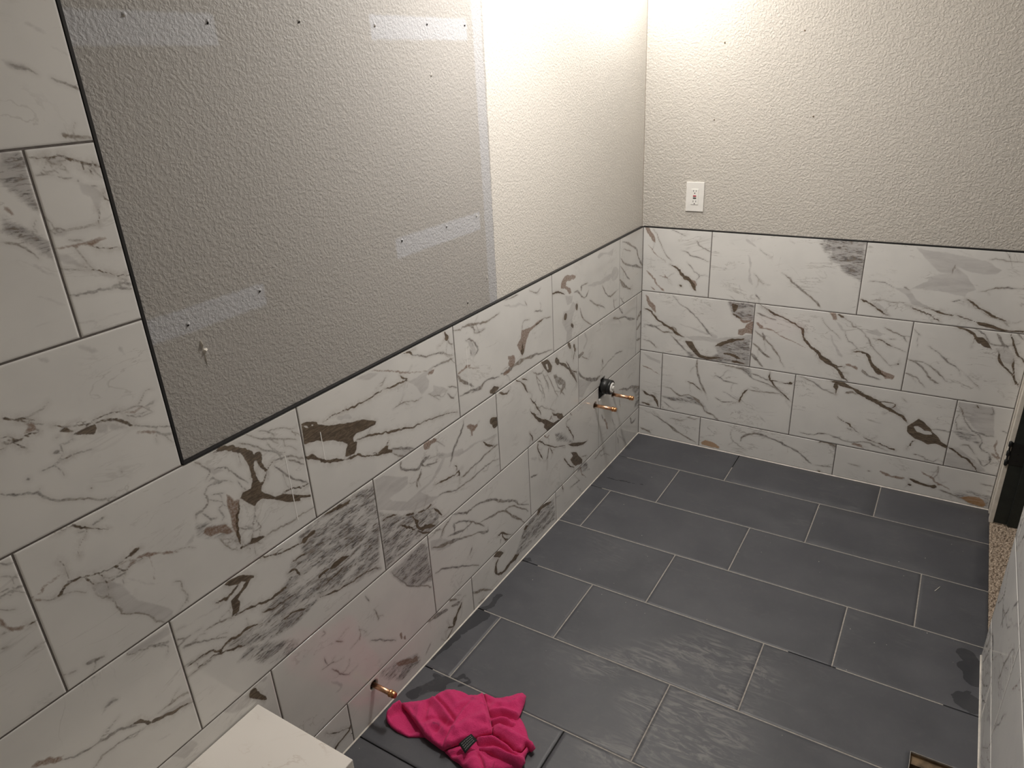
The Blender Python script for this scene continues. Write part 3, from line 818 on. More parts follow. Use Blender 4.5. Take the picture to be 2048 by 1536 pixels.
def make_paint(name, zones):
    m, nt, bs = mat(name)
    geo = N(nt, 'ShaderNodeNewGeometry'); pos = geo.outputs['Position']
    light = (0.735, 0.680, 0.600)
    col = None
    nb = noise(nt, pos, 2.5, 2.0)
    base = mix(nt, nb, (0.560, 0.528, 0.482), (0.525, 0.496, 0.454))
    if zones:
        base = mix(nt, nb, (0.66, 0.628, 0.578), (0.63, 0.600, 0.552))
        sp = N(nt, 'ShaderNodeSeparateXYZ'); LK(nt, pos, sp.inputs[0])
        y, z = sp.outputs[1], sp.outputs[2]
        wob = math_(nt, 'MULTIPLY', math_(nt, 'SUBTRACT', noise(nt, pos, 26.0, 4.0, 0.7), 0.5), 0.012)
        wob2 = math_(nt, 'MULTIPLY', math_(nt, 'SUBTRACT', noise(nt, pos, 70.0, 3.0, 0.6), 0.5), 0.010)
        yy = math_(nt, 'ADD', y, wob)
        # old paint left of the line, tilted slightly like the masking
        line = math_(nt, 'ADD', yy, math_(nt, 'MULTIPLY', math_(nt, 'SUBTRACT', z, 1.1), -0.012))
        old = maprange(nt, line, -1.2455, -1.2485)
        oldc = mix(nt, nb, (0.405, 0.386, 0.362), (0.370, 0.353, 0.333))
        base = mix(nt, old, base, oldc)
        def rect(y0, y1, z0, z1, soft=0.004):
            yv = math_(nt, 'ADD', y, wob2); zv = math_(nt, 'ADD', z, wob2)
            a = math_(nt, 'MULTIPLY', maprange(nt, yv, y0 - soft, y0 + soft), maprange(nt, yv, y1 + soft, y1 - soft))
            b = math_(nt, 'MULTIPLY', maprange(nt, zv, z0 - soft, z0 + soft), maprange(nt, zv, z1 + soft, z1 - soft))
            return math_(nt, 'MULTIPLY', a, b)
        pc = (0.455, 0.456, 0.472)
        strip = rect(-1.292, -1.2465, 1.07, 2.44)
        base = mix(nt, math_(nt, 'MULTIPLY', strip, math_(nt, 'MULTIPLY', old, 0.75)), base, pc)
        for (a, b, c, d) in ((-2.44, -2.153, 1.848, 1.902), (-1.718, -1.321, 1.861, 1.914), (-1.716, -1.318, 1.3325, 1.386), (-2.44, -2.158, 1.335, 1.384)):
            base = mix(nt, math_(nt, 'MULTIPLY', rect(a, b, c, d), 0.9), base, pc)
    LK(nt, base, bs.inputs['Base Color'])
    bs.inputs['Roughness'].default_value = 0.55
    bs.inputs['Specular IOR Level'].default_value = 0.3
    h1 = noise(nt, pos, 150.0 if zones else 115.0, 3.0, 0.5, 0.3)
    h2 = noise(nt, pos, 230.0, 2.0, 0.5)
    hh = math_(nt, 'ADD', maprange(nt, h1, 0.36, 0.66), math_(nt, 'MULTIPLY', h2, 0.35))
    bump(nt, bs, hh, 0.42 if zones else 0.62, 0.0016 if zones else 0.0022)
    return m

def make_simple(name, col, rough=0.5, metal=0.0, nscale=0, nvar=0.15, bmp=0, bscale=100):
    m, nt, bs = mat(name)
    bs.inputs['Roughness'].default_value = rough; bs.inputs['Metallic'].default_value = metal
    tc = N(nt, 'ShaderNodeTexCoord')
    n = noise(nt, tc.outputs['Object'], nscale or 30.0, 3.0)
    dark = tuple(c * (1 - nvar) for c in col); lite = tuple(min(1, c * (1 + nvar)) for c in col)
    LK(nt, mix(nt, maprange(nt, n, 0.3, 0.7), dark, lite), bs.inputs['Base Color'])
    if bmp: bump(nt, bs, noise(nt, tc.outputs['Object'], bscale, 3.0), bmp, 0.001)
    return m

def make_slate():
    m, nt, bs = mat('slate_floor_tile')
    tc = N(nt, 'ShaderNodeTexCoord'); oi = N(nt, 'ShaderNodeObjectInfo')
    off = N(nt, 'ShaderNodeCombineXYZ')
    LK(nt, math_(nt, 'MULTIPLY', oi.outputs['Random'], 53.0), off.inputs[0])
    vec = vmath(nt, 'ADD', tc.outputs['Object'], off.outputs[0])
    va = N(nt, 'ShaderNodeAttribute', attribute_name='va')
    sa = N(nt, 'ShaderNodeSeparateColor'); LK(nt, va.outputs['Color'], sa.inputs[0])
    wet = math_(nt, 'MULTIPLY', math_(nt, 'SUBTRACT', sa.outputs[0], 0.5), 0.05)
    haz = math_(nt, 'MULTIPLY', math_(nt, 'SUBTRACT', sa.outputs[1], 0.5), 0.25)
    n1 = noise(nt, vec, 5.0, 4.0, 0.6); n2 = noise(nt, vec, 34.0, 5.0, 0.65, 0.8); n3 = noise(nt, vec, 320.0, 2.0)
    base = mix(nt, maprange(nt, n1, 0.3, 0.7), (0.066, 0.068, 0.078), (0.086, 0.088, 0.098))
    base = mix(nt, math_(nt, 'MULTIPLY', maprange(nt, n2, 0.5, 0.75), 0.25), base, (0.115, 0.113, 0.118))
    # dried grout haze, brushed in arcs
    sw = noise(nt, mapping(nt, vec, rot=(0, 0, 0.7), scale=(9.0, 34.0, 10.0)), 1.0, 5.0, 0.65, 2.2)
    hz = math_(nt, 'MULTIPLY', maprange(nt, haz, 0.075, -0.03), maprange(nt, sw, 0.42, 0.66))
    hz0 = math_(nt, 'MULTIPLY', maprange(nt, noise(nt, vec, 3.0, 3.0, 0.6, 1.0), 0.5, 0.75), maprange(nt, sw, 0.45, 0.7, 0.0, 0.35))
    hz = math_(nt, 'MAXIMUM', math_(nt, 'MULTIPLY', hz, 0.85), hz0)
    base = mix(nt, math_(nt, 'MULTIPLY', hz, 0.8), base, (0.215, 0.208, 0.205))
    wetm = maprange(nt, math_(nt, 'ADD', wet, math_(nt, 'MULTIPLY', math_(nt, 'SUBTRACT', n2, 0.5), 0.016)), 0.0015, -0.0015)
    base = mix(nt, math_(nt, 'MULTIPLY', wetm, 0.55), base, (0.022, 0.023, 0.026))
    LK(nt, base, bs.inputs['Base Color'])
    rg = maprange(nt, n1, 0.3, 0.7, 0.40, 0.52, False)
    LK(nt, math_(nt, 'SUBTRACT', rg, math_(nt, 'MULTIPLY', wetm, 0.22)), bs.inputs['Roughness'])
    bs.inputs['Specular IOR Level'].default_value = 0.5
    bump(nt, bs, math_(nt, 'ADD', n2, math_(nt, 'MULTIPLY', n3, 0.3)), 0.12, 0.0015)
    return m

def make_cloth():
    m, nt, bs = mat('pink_microfiber')
    tc = N(nt, 'ShaderNodeTexCoord'); v = tc.outputs['Object']
    f = noise(nt, v, 420.0, 3.0, 0.7); n2 = noise(nt, v, 26.0, 4.0, 0.6)
    base = mix(nt, f, (0.56, 0.014, 0.105), (0.95, 0.085, 0.290))
    base = mix(nt, maprange(nt, n2, 0.60, 0.74, 0, 0.55), base, (0.16, 0.035, 0.075))
    LK(nt, base, bs.inputs['Base Color'])
    bs.inputs['Roughness'].default_value = 0.95
    bs.inputs['Specular IOR Level'].default_value = 0.1
    bs.inputs['Sheen Weight'].default_value = 0.35
    bs.inputs['Sheen Roughness'].default_value = 0.5
    bs.inputs['Sheen Tint'].default_value = (1.0, 0.35, 0.55, 1)
    bump(nt, bs, math_(nt, 'ADD', f, math_(nt, 'MULTIPLY', noise(nt, v, 900.0, 2.0), 0.6)), 0.8, 0.003)
    return m

M_ML = make_marble('polished_marble_tile_left', 0.12)
M_MF = make_marble('polished_marble_tile_far', -0.65, hair_k=0.62)
M_MR = make_marble('polished_marble_tile_right', 0.5, hair_k=0.9)
M_BENCH = None
M_PL = make_paint('textured_wall_paint_two_tone', True)
M_PF = make_paint('textured_wall_paint', False)
M_SLATE = make_slate()
M_CLOTH = make_cloth()
M_GROUT = make_simple('wall_grout_taupe', (0.140, 0.124, 0.114), 0.85, nscale=80)
M_FGROUT = make_simple('floor_grout_beige', (0.330, 0.308, 0.280), 0.9, nscale=120)
M_MORTAR = make_simple('dark_mortar', (0.022, 0.021, 0.020), 0.95)
M_CAULK = make_simple('cream_caulk', (0.70, 0.66, 0.60), 0.6)
M_BLACK = make_simple('black_anodised_trim', (0.006, 0.006, 0.007), 0.38, 0.0)
M_COPPER = make_simple('copper_pipe', (0.78, 0.47, 0.30), 0.34, 1.0, nscale=60, nvar=0.2)
M_COPPERCAP = make_simple('copper_solder_cap', (0.72, 0.36, 0.17), 0.28, 1.0, nscale=200, nvar=0.35, bmp=0.3, bscale=300)
M_REDCAP = make_simple('reddish_cap_end', (0.36, 0.075, 0.04), 0.5)
M_ABS = make_simple('black_plastic', (0.012, 0.013, 0.013), 0.38)
M_WPLASTIC = make_simple('white_plastic', (0.80, 0.785, 0.75), 0.35, nvar=0.03)
M_SCRATCH = make_simple('white_scratch', (0.93, 0.92, 0.90), 0.5, nvar=0.02)
M_SLOT = make_simple('dark_slot', (0.015, 0.014, 0.014), 0.6)
M_RED = make_simple('red_button', (0.42, 0.06, 0.08), 0.45)
M_WPAINT = make_simple('white_trim_paint', (0.74, 0.69, 0.61), 0.45, nvar=0.08)
M_BEIGE = make_simple('raw_jamb_gap', (0.20, 0.155, 0.11), 0.8, nvar=0.3)
M_JAMB = make_simple('black_jamb_paint', (0.019, 0.023, 0.020), 0.5, bmp=0.1)
M_CEIL = make_simple('ceiling_white', (0.80, 0.78, 0.74), 0.9, nvar=0.04, bmp=0.3, bscale=90)
M_WOOD = make_simple('raw_subfloor_wood', (0.17, 0.115, 0.065), 0.8, nscale=25, nvar=0.5)
M_DUCT = make_simple('dusty_duct_metal', (0.10, 0.10, 0.085), 0.6, 0.3, nscale=40, nvar=0.7)
M_NICKEL = make_simple('brushed_nickel', (0.55, 0.53, 0.50), 0.3, 1.0)
M_PATCH = make_simple('torn_drywall_paper', (0.62, 0.58, 0.52), 0.9)
M_TAG = make_simple('black_tag_fabric', (0.010, 0.010, 0.011), 0.95)
M_TAGTXT = make_simple('tag_print', (0.16, 0.16, 0.155), 0.8)

def make_quartz():
    m, nt, bs = mat('cream_quartz_slab')
    tc = N(nt, 'ShaderNodeTexCoord'); v = tc.outputs['Object']
    a = noise(nt, v, 4.5, 6.0, 0.6, 1.4)
    vein = maprange(nt, math_(nt, 'ABSOLUTE', math_(nt, 'SUBTRACT', a, 0.5)), 0.0, 0.02, 1.0, 0.0)
    vein = math_(nt, 'MULTIPLY', vein, maprange(nt, noise(nt, v, 6.0, 2.0), 0.45, 0.65, 0.0, 0.30))
    base = mix(nt, maprange(nt, noise(nt, v, 3.0, 3.0), 0.3, 0.7), (0.86, 0.815, 0.760), (0.82, 0.775, 0.722))
    LK(nt, mix(nt, vein, base, (0.48, 0.37, 0.28)), bs.inputs['Base Color'])
    bs.inputs['Roughness'].default_value = 0.18
    return m
M_QUARTZ = make_quartz()
def make_carpet():
    m, nt, bs = mat('tan_carpet_pile')
    tc = N(nt, 'ShaderNodeTexCoord'); v = tc.outputs['Object']
    f = noise(nt, v, 260.0, 3.0, 0.7)
    LK(nt, mix(nt, maprange(nt, f, 0.36, 0.64), (0.17, 0.125, 0.09), (0.60, 0.50, 0.40)), bs.inputs['Base Color'])
    bs.inputs['Roughness'].default_value = 1.0; bs.inputs['Specular IOR Level'].default_value = 0.05
    return m
M_CARPET = make_carpet()
def make_emit(name, col, st):
    m, nt, bs = mat(name)
    bs.inputs['Base Color'].default_value = col + (1,)
    bs.inputs['Emission Color'].default_value = col + (1,); bs.inputs['Emission Strength'].default_value = st
    return m

# ------------------------------------------------------------------ object helpers
def link(name, me, m, parent=None, mw=None, smooth=False):
    if m is not None and not me.materials: me.materials.append(m)
    o = bpy.data.objects.new(name, me); C.objects.link(o)
    if smooth:
        for p in me.polygons: p.use_smooth = True
    if parent is not None: o.parent = parent
    if mw is not None: o.matrix_world = mw
    return o
def tag(o, label=None, cat=None, group=None, kind=None):
    if label: o['label'] = label
    if cat: o['category'] = cat
    if group: o['group'] = group
    if kind: o['kind'] = kind
    return o
def empty(name, loc=(0, 0, 0)):
    o = bpy.data.objects.new(name, None); C.objects.link(o); o.location = loc; o.empty_display_size = 0.05
    return o
def box_mesh(name, x0, x1, y0, y1, z0, z1, bev=0.0, seg=2, org=None):
    bm = bmesh.new(); bmesh.ops.create_cube(bm, size=1.0)
    for v in bm.verts:
        v.co = Vector((x0 + (v.co.x + .5) * (x1 - x0), y0 + (v.co.y + .5) * (y1 - y0), z0 + (v.co.z + .5) * (z1 - z0)))
    if bev: bmesh.ops.bevel(bm, geom=bm.edges[:], offset=bev, segments=seg, affect='EDGES', profile=0.5)
    if org: bmesh.ops.translate(bm, verts=bm.verts[:], vec=-Vector(org))
    me = bpy.data.meshes.new(name); bm.to_mesh(me); bm.free(); return me
def box(name, x0, x1, y0, y1, z0, z1, m, parent=None, bev=0.0, seg=2):
    me = box_mesh(name, x0, x1, y0, y1, z0, z1, bev, seg)
    o = link(name, me, m, None)
    if parent is not None:
        o.parent = parent; o.matrix_parent_inverse = parent_world(parent).inverted()
    return o
def parent_world(p):
    mw = Matrix.Translation(p.location) @ p.rotation_euler.to_matrix().to_4x4()
    if p.parent is not None: mw = parent_world(p.parent) @ p.matrix_parent_inverse @ mw
    return mw
def adopt(o, p):
    o.parent = p; o.matrix_parent_inverse = parent_world(p).inverted(); return o
def lathe_mesh(name, prof, axis='x', seg=24):
    """prof: list of (along, radius)"""
    vs, fs = [], []
    for a, r in prof:
        for k in range(seg):
            t = 2 * math.pi * k / seg
            c, s = r * math.cos(t), r * math.sin(t)
            vs.append({'x': (a, c, s), 'y': (c, a, s), 'z': (c, s, a)}[axis])
    n = len(prof)
    for i in range(n - 1):
        for k in range(seg):
            fs.append((i * seg + k, i * seg + (k + 1) % seg, (i + 1) * seg + (k + 1) % seg, (i + 1) * seg + k))
    fs.append(tuple(range(seg))[::-1]); fs.append(tuple((n - 1) * seg + k for k in range(seg)))
    me = bpy.data.meshes.new(name); me.from_pydata(vs, [], fs)
    bm = bmesh.new(); bm.from_mesh(me); bmesh.ops.recalc_face_normals(bm, faces=bm.faces[:]); bm.to_mesh(me); bm.free()
    for p in me.polygons: p.use_smooth = len(p.vertices) == 4
    return me

# ------------------------------------------------------------------ vein fields
def parse(txt):
    out = []
    for ln in txt.strip().split('\n'):
        t = ln.split()
        p = np.array([int(a) for a in t[3:]], float).reshape(-1, 2) / 2000.0
        out.append((t[0], int(t[1]) * 1e-4, int(t[2]) * 1e-4, p))
    return out
def organic(k, w0, w1, pts, rng):
    """smooth the polyline, give it a fractal wobble, a pulsing width and a few side branches"""
    n = len(pts)
    E = np.concatenate([[2 * pts[0] - pts[1]], pts, [2 * pts[-1] - pts[-2]]])
    out = []; m = 5
    for i in range(n - 1):
        p0, p1, p2, p3 = E[i:i + 4]
        for t in np.arange(m) / m:
            out.append(0.5 * (2 * p1 + (p2 - p0) * t + (2 * p0 - 5 * p1 + 4 * p2 - p3) * t * t + (3 * p1 - p0 - 3 * p2 + p3) * t ** 3))
    out.append(pts[-1]); Q = np.array(out)
    L = np.hypot(*np.diff(Q, axis=0).T).sum()
    amp = min(0.0022, 0.02 * L + 0.0004)
    Q[1:-1] += rng.normal(0, amp * 0.55, (len(Q) - 2, 2))
    u = np.linspace(0, 1, len(Q)); w = w0 + (w1 - w0) * u
    pulse = np.exp(rng.normal(0, 0.38, len(Q))); pulse = np.convolve(np.pad(pulse, 1, 'edge'), [.25, .5, .25], 'valid')
    ends = np.minimum(1, 0.25 + 5.0 * np.minimum(u, 1 - u))
    w = w * pulse * ends
    res = [(k, w, Q)]
    if k in 'bgr' and L > 0.03:
        for _ in range(rng.integers(0, 3)):
            i = rng.integers(1, len(Q) - 1); d = Q[min(i + 1, len(Q) - 1)] - Q[i - 1]; a = math.atan2(d[1], d[0]) + rng.choice([-1, 1]) * rng.uniform(.15, .7)
            p = Q[i].copy(); B = [p]
            for _s in range(rng.integers(4, 10)):
                a += rng.normal(0, .3); p = p + np.array([math.cos(a), math.sin(a)]) * rng.uniform(.004, .009); B.append(p)
            B = np.array(B); res.append((rng.choice(['g', k]), np.linspace(.0009, .0001, len(B)) * rng.uniform(.6, 1.4), B))
    return res
def d_poly(P, pts, w0, w1=None):
    """distance to a polyline minus its half width"""
    n = len(pts); d = np.full(len(P), 1.0)
    for i in range(n - 1):
        a, b = pts[i], pts[i + 1]; ab = b - a; L = float(ab @ ab) + 1e-12
        t = np.clip(((P - a) @ ab) / L, 0, 1)
        q = np.hypot(*(P - a - t[:, None] * ab).T)
        w = (w0[i] + (w0[i + 1] - w0[i]) * t) if w1 is None else w0 + (w1 - w0) * (i + t) / (n - 1)
        d = np.minimum(d, q - 0.5 * w)
    return d
def sd_polygon(P, pts):
    n = len(pts); d = np.full(len(P), 1.0); ins = np.zeros(len(P), bool)
    for i in range(n):
        a, b = pts[i], pts[(i + 1) % n]; ab = b - a; L = float(ab @ ab) + 1e-12
        t = np.clip(((P - a) @ ab) / L, 0, 1)
        d = np.minimum(d, np.hypot(*(P - a - t[:, None] * ab).T))
        c = (a[1] > P[:, 1]) != (b[1] > P[:, 1])
        with np.errstate(divide='ignore', invalid='ignore'):
            xi = (b[0] - a[0]) * (P[:, 1] - a[1]) / (b[1] - a[1]) + a[0]
        ins ^= c & (P[:, 0] < xi)
    return np.where(ins, -d, d)
_rw = np.random.default_rng(3)
_WK = [(_rw.normal(size=2), _rw.uniform(0, 6.28, 2), f) for f in (40, 55, 75, 110, 150, 210) for _ in range(2)]
def warp(P, amp=0.0022):
    o = np.zeros_like(P)
    for k, ph, f in _WK:
        u = P @ (k / np.linalg.norm(k)) * f
        o[:, 0] += np.sin(u + ph[0]) * 40.0 / f; o[:, 1] += np.sin(u * 1.13 + ph[1]) * 40.0 / f
    return P + o * amp * 0.62
CH = {'b': 0, 'B': 0, 'g': 1, 'q': 2, 'P': 2, 'S': 3, 'r': 4, 'R': 4, 'O': 5, 'w': 0, 'h': 1}
def fields(P, strokes, wamp=0.0022, hs=1.0):
    F = np.full((len(P), 6), 1.0)
    Pw = warp(P, wamp) if wamp else P
    holes = []
    for (k, w0, w1, pts) in strokes:
        if k == 'W': holes.append(pts); continue
        if k in 'bgrq':
            rng = np.random.default_rng(int(abs(pts[0, 0] * 7919 + pts[0, 1] * 104729)) + len(pts))
            for (k2, w, Q) in organic(k, w0, w1, pts, rng):
                lo, hi_ = Q.min(0) - .026, Q.max(0) + .026
                sel = np.where(((Pw > lo) & (Pw < hi_)).all(1))[0]
                if len(sel): F[sel, CH[k2]] = np.minimum(F[sel, CH[k2]], d_poly(Pw[sel], Q, w))
            continue
        d = sd_polygon(Pw, pts) if k in 'BRPSO' else d_poly(Pw, pts, w0, w1)
        c = CH[k]; F[:, c] = np.minimum(F[:, c], d)
    for pts in holes: F[:, 0] = np.maximum(F[:, 0], -sd_polygon(Pw, pts))
    return F
def rand_strokes(u0, u1, v0, v1, seed, n=7):
    r = random.Random(seed); out = []
    for i in range(n):
        p = np.array([r.uniform(u0, u1), r.uniform(v0, v1)]); a = r.uniform(0.2, 1.0) + (3.14 if r.random() < .5 else 0)
        pts = [p]
        for k in range(r.randint(3, 7)):
            a += r.uniform(-.45, .45); p = p + np.array([math.cos(a), math.sin(a)]) * r.uniform(.02, .06); pts.append(p)
        k = r.choice('ggggbrqb'); w = r.uniform(.0015, .006) * (2.5 if k == 'q' else 1)
        out.append((k, w, w * r.uniform(.3, 1.2), np.array(pts)))
    if r.random() < .5:
        p = np.array([r.uniform(u0, u1), r.uniform(v0, v1)])
        out.append(('S', 0, 0, np.array([p, p + (.12, .05), p + (.2, .14), p + (.06, .10)])))
    return out

# ------------------------------------------------------------------ tile mesh: front grid, eased edge, sides, back
def tile_mesh(name, u0, u1, v0, v1, step, strokes, thick=0.009, ease=0.0006, circ=(), rects=(), wamp=0.0022):
    def lines(a, b, ext):
        n = max(1, int(round((b - a) / step))); L = np.linspace(a, b, n + 1)
        for e in ext:
            if a < e < b: L[np.argmin(abs(L - e))] = e if abs(L - e).min() < step else e
        return np.unique(L)
    eu = [e for r in rects for e in r[:2]]; ev = [e for r in rects for e in r[2:]]
    U = lines(u0 + ease, u1 - ease, eu); V = lines(v0 + ease, v1 - ease, ev)
    nu, nv = len(U), len(V)
    gu, gv = np.meshgrid(U, V)
    P = np.stack([gu.ravel(), gv.ravel()], 1)
    idx = np.arange(nu * nv).reshape(nv, nu)
    Q = np.stack([idx[:-1, :-1], idx[:-1, 1:], idx[1:, 1:], idx[1:, :-1]], -1).reshape(-1, 4)
    keep = np.ones(len(Q), bool); cen = P[Q].mean(1)
    hole_edges = None
    for (cx, cy, r) in circ: keep &= np.hypot(cen[:, 0] - cx, cen[:, 1] - cy) > r
    for (a, b, c, d) in rects: keep &= ~((cen[:, 0] > a) & (cen[:, 0] < b) & (cen[:, 1] > c) & (cen[:, 1] < d))
    if not keep.all():
        bad = np.unique(Q[~keep]); good = np.unique(Q[keep]); rim = np.intersect1d(bad, good)
        for (cx, cy, r) in circ:
            dd = np.hypot(P[rim, 0] - cx, P[rim, 1] - cy); sel = rim[dd < r + 2 * step]
            dv = P[sel] - (cx, cy); P[sel] = (cx, cy) + dv / np.linalg.norm(dv, axis=1)[:, None] * r
    faces = Q[keep]
    z = np.zeros(len(P))
    # perimeter loop
    per = np.concatenate([idx[0, :], idx[1:, -1], idx[-1, -2::-1], idx[-2:0:-1, 0]])
    np_ = len(per); base = len(P)
    O1 = P[per].copy()
    O1[:, 0] = np.where(O1[:, 0] <= U[0] + 1e-9, u0, np.where(O1[:, 0] >= U[-1] - 1e-9, u1, O1[:, 0]))
    O1[:, 1] = np.where(O1[:, 1] <= V[0] + 1e-9, v0, np.where(O1[:, 1] >= V[-1] - 1e-9, v1, O1[:, 1]))
    allP = np.concatenate([P, O1, O1]); allz = np.concatenate([z, np.full(np_, -ease), np.full(np_, -thick)])
    k = np.arange(np_); k2 = (k + 1) % np_
    used = np.zeros(len(P), bool); used[faces.ravel()] = True
    okp = used[per] & used[per[k2]]
    ring1 = np.stack([per[k2], per[k], base + k, base + k2], 1)[okp]
    ring2 = np.stack([base + k2, base + k, base + np_ + k, base + np_ + k2], 1)[okp]
    F = [faces, ring1, ring2]
    if not keep.all():
        # walls of the cut-outs
        e = {}
        for q in faces:
            for i in range(4):
                a, b = int(q[i]), int(q[(i + 1) % 4]); e[(a, b)] = 1
        pset = set(per.tolist()); be = [(a, b) for (a, b) in e if (b, a) not in e and not (a in pset and b in pset)]
        m = {}
        ex = []
        for a, b in be:
            for v in (a, b):
                if v not in m: m[v] = len(allP) + len(ex); ex.append(P[v])
        if ex:
            allP = np.concatenate([allP, np.array(ex)]); allz = np.concatenate([allz, np.full(len(ex), -thick)])
            F.append(np.array([(b, a, m[a], m[b]) for a, b in be]))
    F = np.concatenate(F)
    cx, cy = 0.5 * (u0 + u1), 0.5 * (v0 + v1)
    fl = fields(allP, strokes, wamp)
    if strokes and strokes[0][0] in 'wh':
        enc = np.stack([np.clip(fl[:, 0] * 20 + .5, 0, 1), np.clip(fl[:, 1] * 4 + .5, 0, 1)] + [np.ones(len(fl))] * 4, 1)
    else: enc = np.clip(fl * 20 + .5, 0, 1)
    co = np.stack([allP[:, 0] - cx, allP[:, 1] - cy, allz], 1)
    me = bpy.data.meshes.new(name)
    me.vertices.add(len(co)); me.vertices.foreach_set('co', co.ravel())
    me.loops.add(F.size); me.loops.foreach_set('vertex_index', F.ravel().astype(np.int32))
    me.polygons.add(len(F)); me.polygons.foreach_set('loop_start', np.arange(0, F.size, 4, dtype=np.int32))
    me.update(calc_edges=True); me.validate()
    va = me.attributes.new('va', 'FLOAT_COLOR', 'POINT'); va.data.foreach_set('color', enc[:, :4].ravel())
    vb = me.attributes.new('vb', 'FLOAT_COLOR', 'POINT')
    e2 = np.ones((len(enc), 4)); e2[:, :2] = enc[:, 4:6]; vb.data.foreach_set('color', e2.ravel())
    return me, (cx, cy)

def frame(kind, c, face):
    """world matrix of a tile whose local axes are (u, v, outward)"""
    u, v = c
    if kind == 'L': return Matrix(((0, 0, 1, face), (-1, 0, 0, -u), (0, 1, 0, v), (0, 0, 0, 1)))       # u = -y
    if kind == 'F': return Matrix(((1, 0, 0, u), (0, 0, -1, face), (0, 1, 0, v), (0, 0, 0, 1)))        # u = x
    if kind == 'R': return Matrix(((0, 0, -1, face), (-1, 0, 0, -u), (0, 1, 0, v), (0, 0, 0, 1)))
    return Matrix(((1, 0, 0, u), (0, 1, 0, v), (0, 0, 1, face), (0, 0, 0, 1)))                          # floor
def fix_winding(me): me.flip_normals()

def assign(strokes, u0, u1, v0, v1):
    out = []
    for s in strokes:
        c = s[3].mean(0)
        if u0 <= c[0] < u1 and v0 <= c[1] < v1: out.append(s)
    return out

# ------------------------------------------------------------------ structure: drywall, ceiling, floor base
VL, VF, VG = parse(VEINS_LEFT), parse(VEINS_FAR), parse(STAINS_FLOOR)

wall_left = box('wall_left', -0.12, -PT, YB - 0.1, PT, -0.05, CEIL, M_PL)
tag(wall_left, 'long side wall with grey old paint above polished marble tile wainscot', 'wall', kind='structure')
wall_back = box('wall_back', -0.12, 1.67, PT, 0.12, -0.05, CEIL, M_PF)
tag(wall_back, 'end wall with beige textured paint, white outlet and marble wainscot', 'wall', kind='structure')
wall_right = box('wall_right', XR + 0.010, 1.67, YB - 0.1, DOOR_B - 0.004, -0.05, CEIL, M_PF)
tag(wall_right, 'marble tiled wall at right edge, seen at a grazing angle', 'wall', kind='structure')
wall_front = box('wall_front', -PT, XR + 0.01, YB - 0.1, YB, -0.05, CEIL, M_PF)
tag(wall_front, 'painted wall behind the viewer', 'wall', kind='structure')
ceiling = box('ceiling', -0.12, 3.2, YB - 0.1, 0.12, CEIL, CEIL + 0.08, M_CEIL)
tag(ceiling, 'white ceiling above the bathroom', 'ceiling', kind='structure')
# header over the doorway and the small return beside the end wall
box('header', XD + 0.004, 1.67, DOOR_B - 0.004, PT, 2.06, CEIL, M_PF, wall_right)

# floor base with the register cut-out left open
HX0, HX1, HY0, HY1 = 1.387, 1.489, -1.675, -1.419
fb = bmesh.new()
def fquad(x0, x1, y0, y1, z):
    fb.faces.new([fb.verts.new(p) for p in ((x0, y0, z), (x1, y0, z), (x1, y1, z), (x0, y1, z))])
FZ = -0.0055
fquad(-0.011, HX0, YB, PT, FZ); fquad(HX1, XD, YB, PT, FZ); fquad(HX0, HX1, HY1, PT, FZ); fquad(HX0, HX1, YB, HY0, FZ)
me = bpy.data.meshes.new('floor'); fb.to_mesh(me); fb.free()
floor = link('floor', me, M_MORTAR)
tag(floor, 'dark slate-look tile floor with beige grout joints', 'floor', kind='structure')

# ------------------------------------------------------------------ left wall tiles
def lay(kind, strokes_all, face, m, parent, rows, step, cuts=None, rnd=True, wallname='tile'):
    cnt = 0
    for (v0, v1, joints, ua, ub) in rows:
        js = sorted([j for j in joints if ua + 0.004 < j < ub - 0.004])
        ed = [ua] + js + [ub]
        for a, b in zip(ed[:-1], ed[1:]):
            u0 = a + (JW / 2 if a != ua else 0.0012); u1 = b - (JW / 2 if b != ub else 0.0012)
            st = assign(strokes_all, a, b, v0, v1)
            if not st and rnd: st = rand_strokes(a, b, v0, v1, int(a * 977 + v0 * 3131), 18 if kind == 'R' else 7)
            ci, re = [], []
            for c in (cuts or ()):
                if len(c) == 3 and u0 < c[0] < u1 and v0 < c[1] < v1: ci.append(c)
                if len(c) == 4 and c[0] < u1 and c[1] > u0 and c[2] < v1 and c[3] > v0: re.append(c)
            me, cc = tile_mesh('marble_tile', u0, u1, v0 + JW / 2, v1 - JW / 2, step if st is not None else .02, st, circ=ci, rects=re)
            if kind in 'LF': pass
            if kind == 'L': me.flip_normals()
            o = link('marble_tile', me, m); o.matrix_world = frame(kind, cc, face)
            if kind == 'L':
                # u runs toward -y: keep the faces outward
                pass
            adopt(o, parent); cnt += 1
        for j in js:
            grout(kind, j - JW / 2, j + JW / 2, v0 + JW / 2, v1 - JW / 2, face, parent)
    return cnt
def grout(kind, u0, u1, v0, v1, face, parent, m=None, back=0.0008, deep=0.0085):
    m = m or M_GROUT
    if kind == 'L': o = box('grout_line', face - deep, face - back, -u1, -u0, v0, v1, m)
    elif kind == 'F': o = box('grout_line', u0, u1, face + back, face + deep, v0, v1, m)
    elif kind == 'R': o = box('grout_line', face + back, face + deep, -u1, -u0, v0, v1, m)
    adopt(o, parent)
def joints(off, lo=-2.0, hi=8.0):
    return [off + k * TW for k in range(-6, 10)]

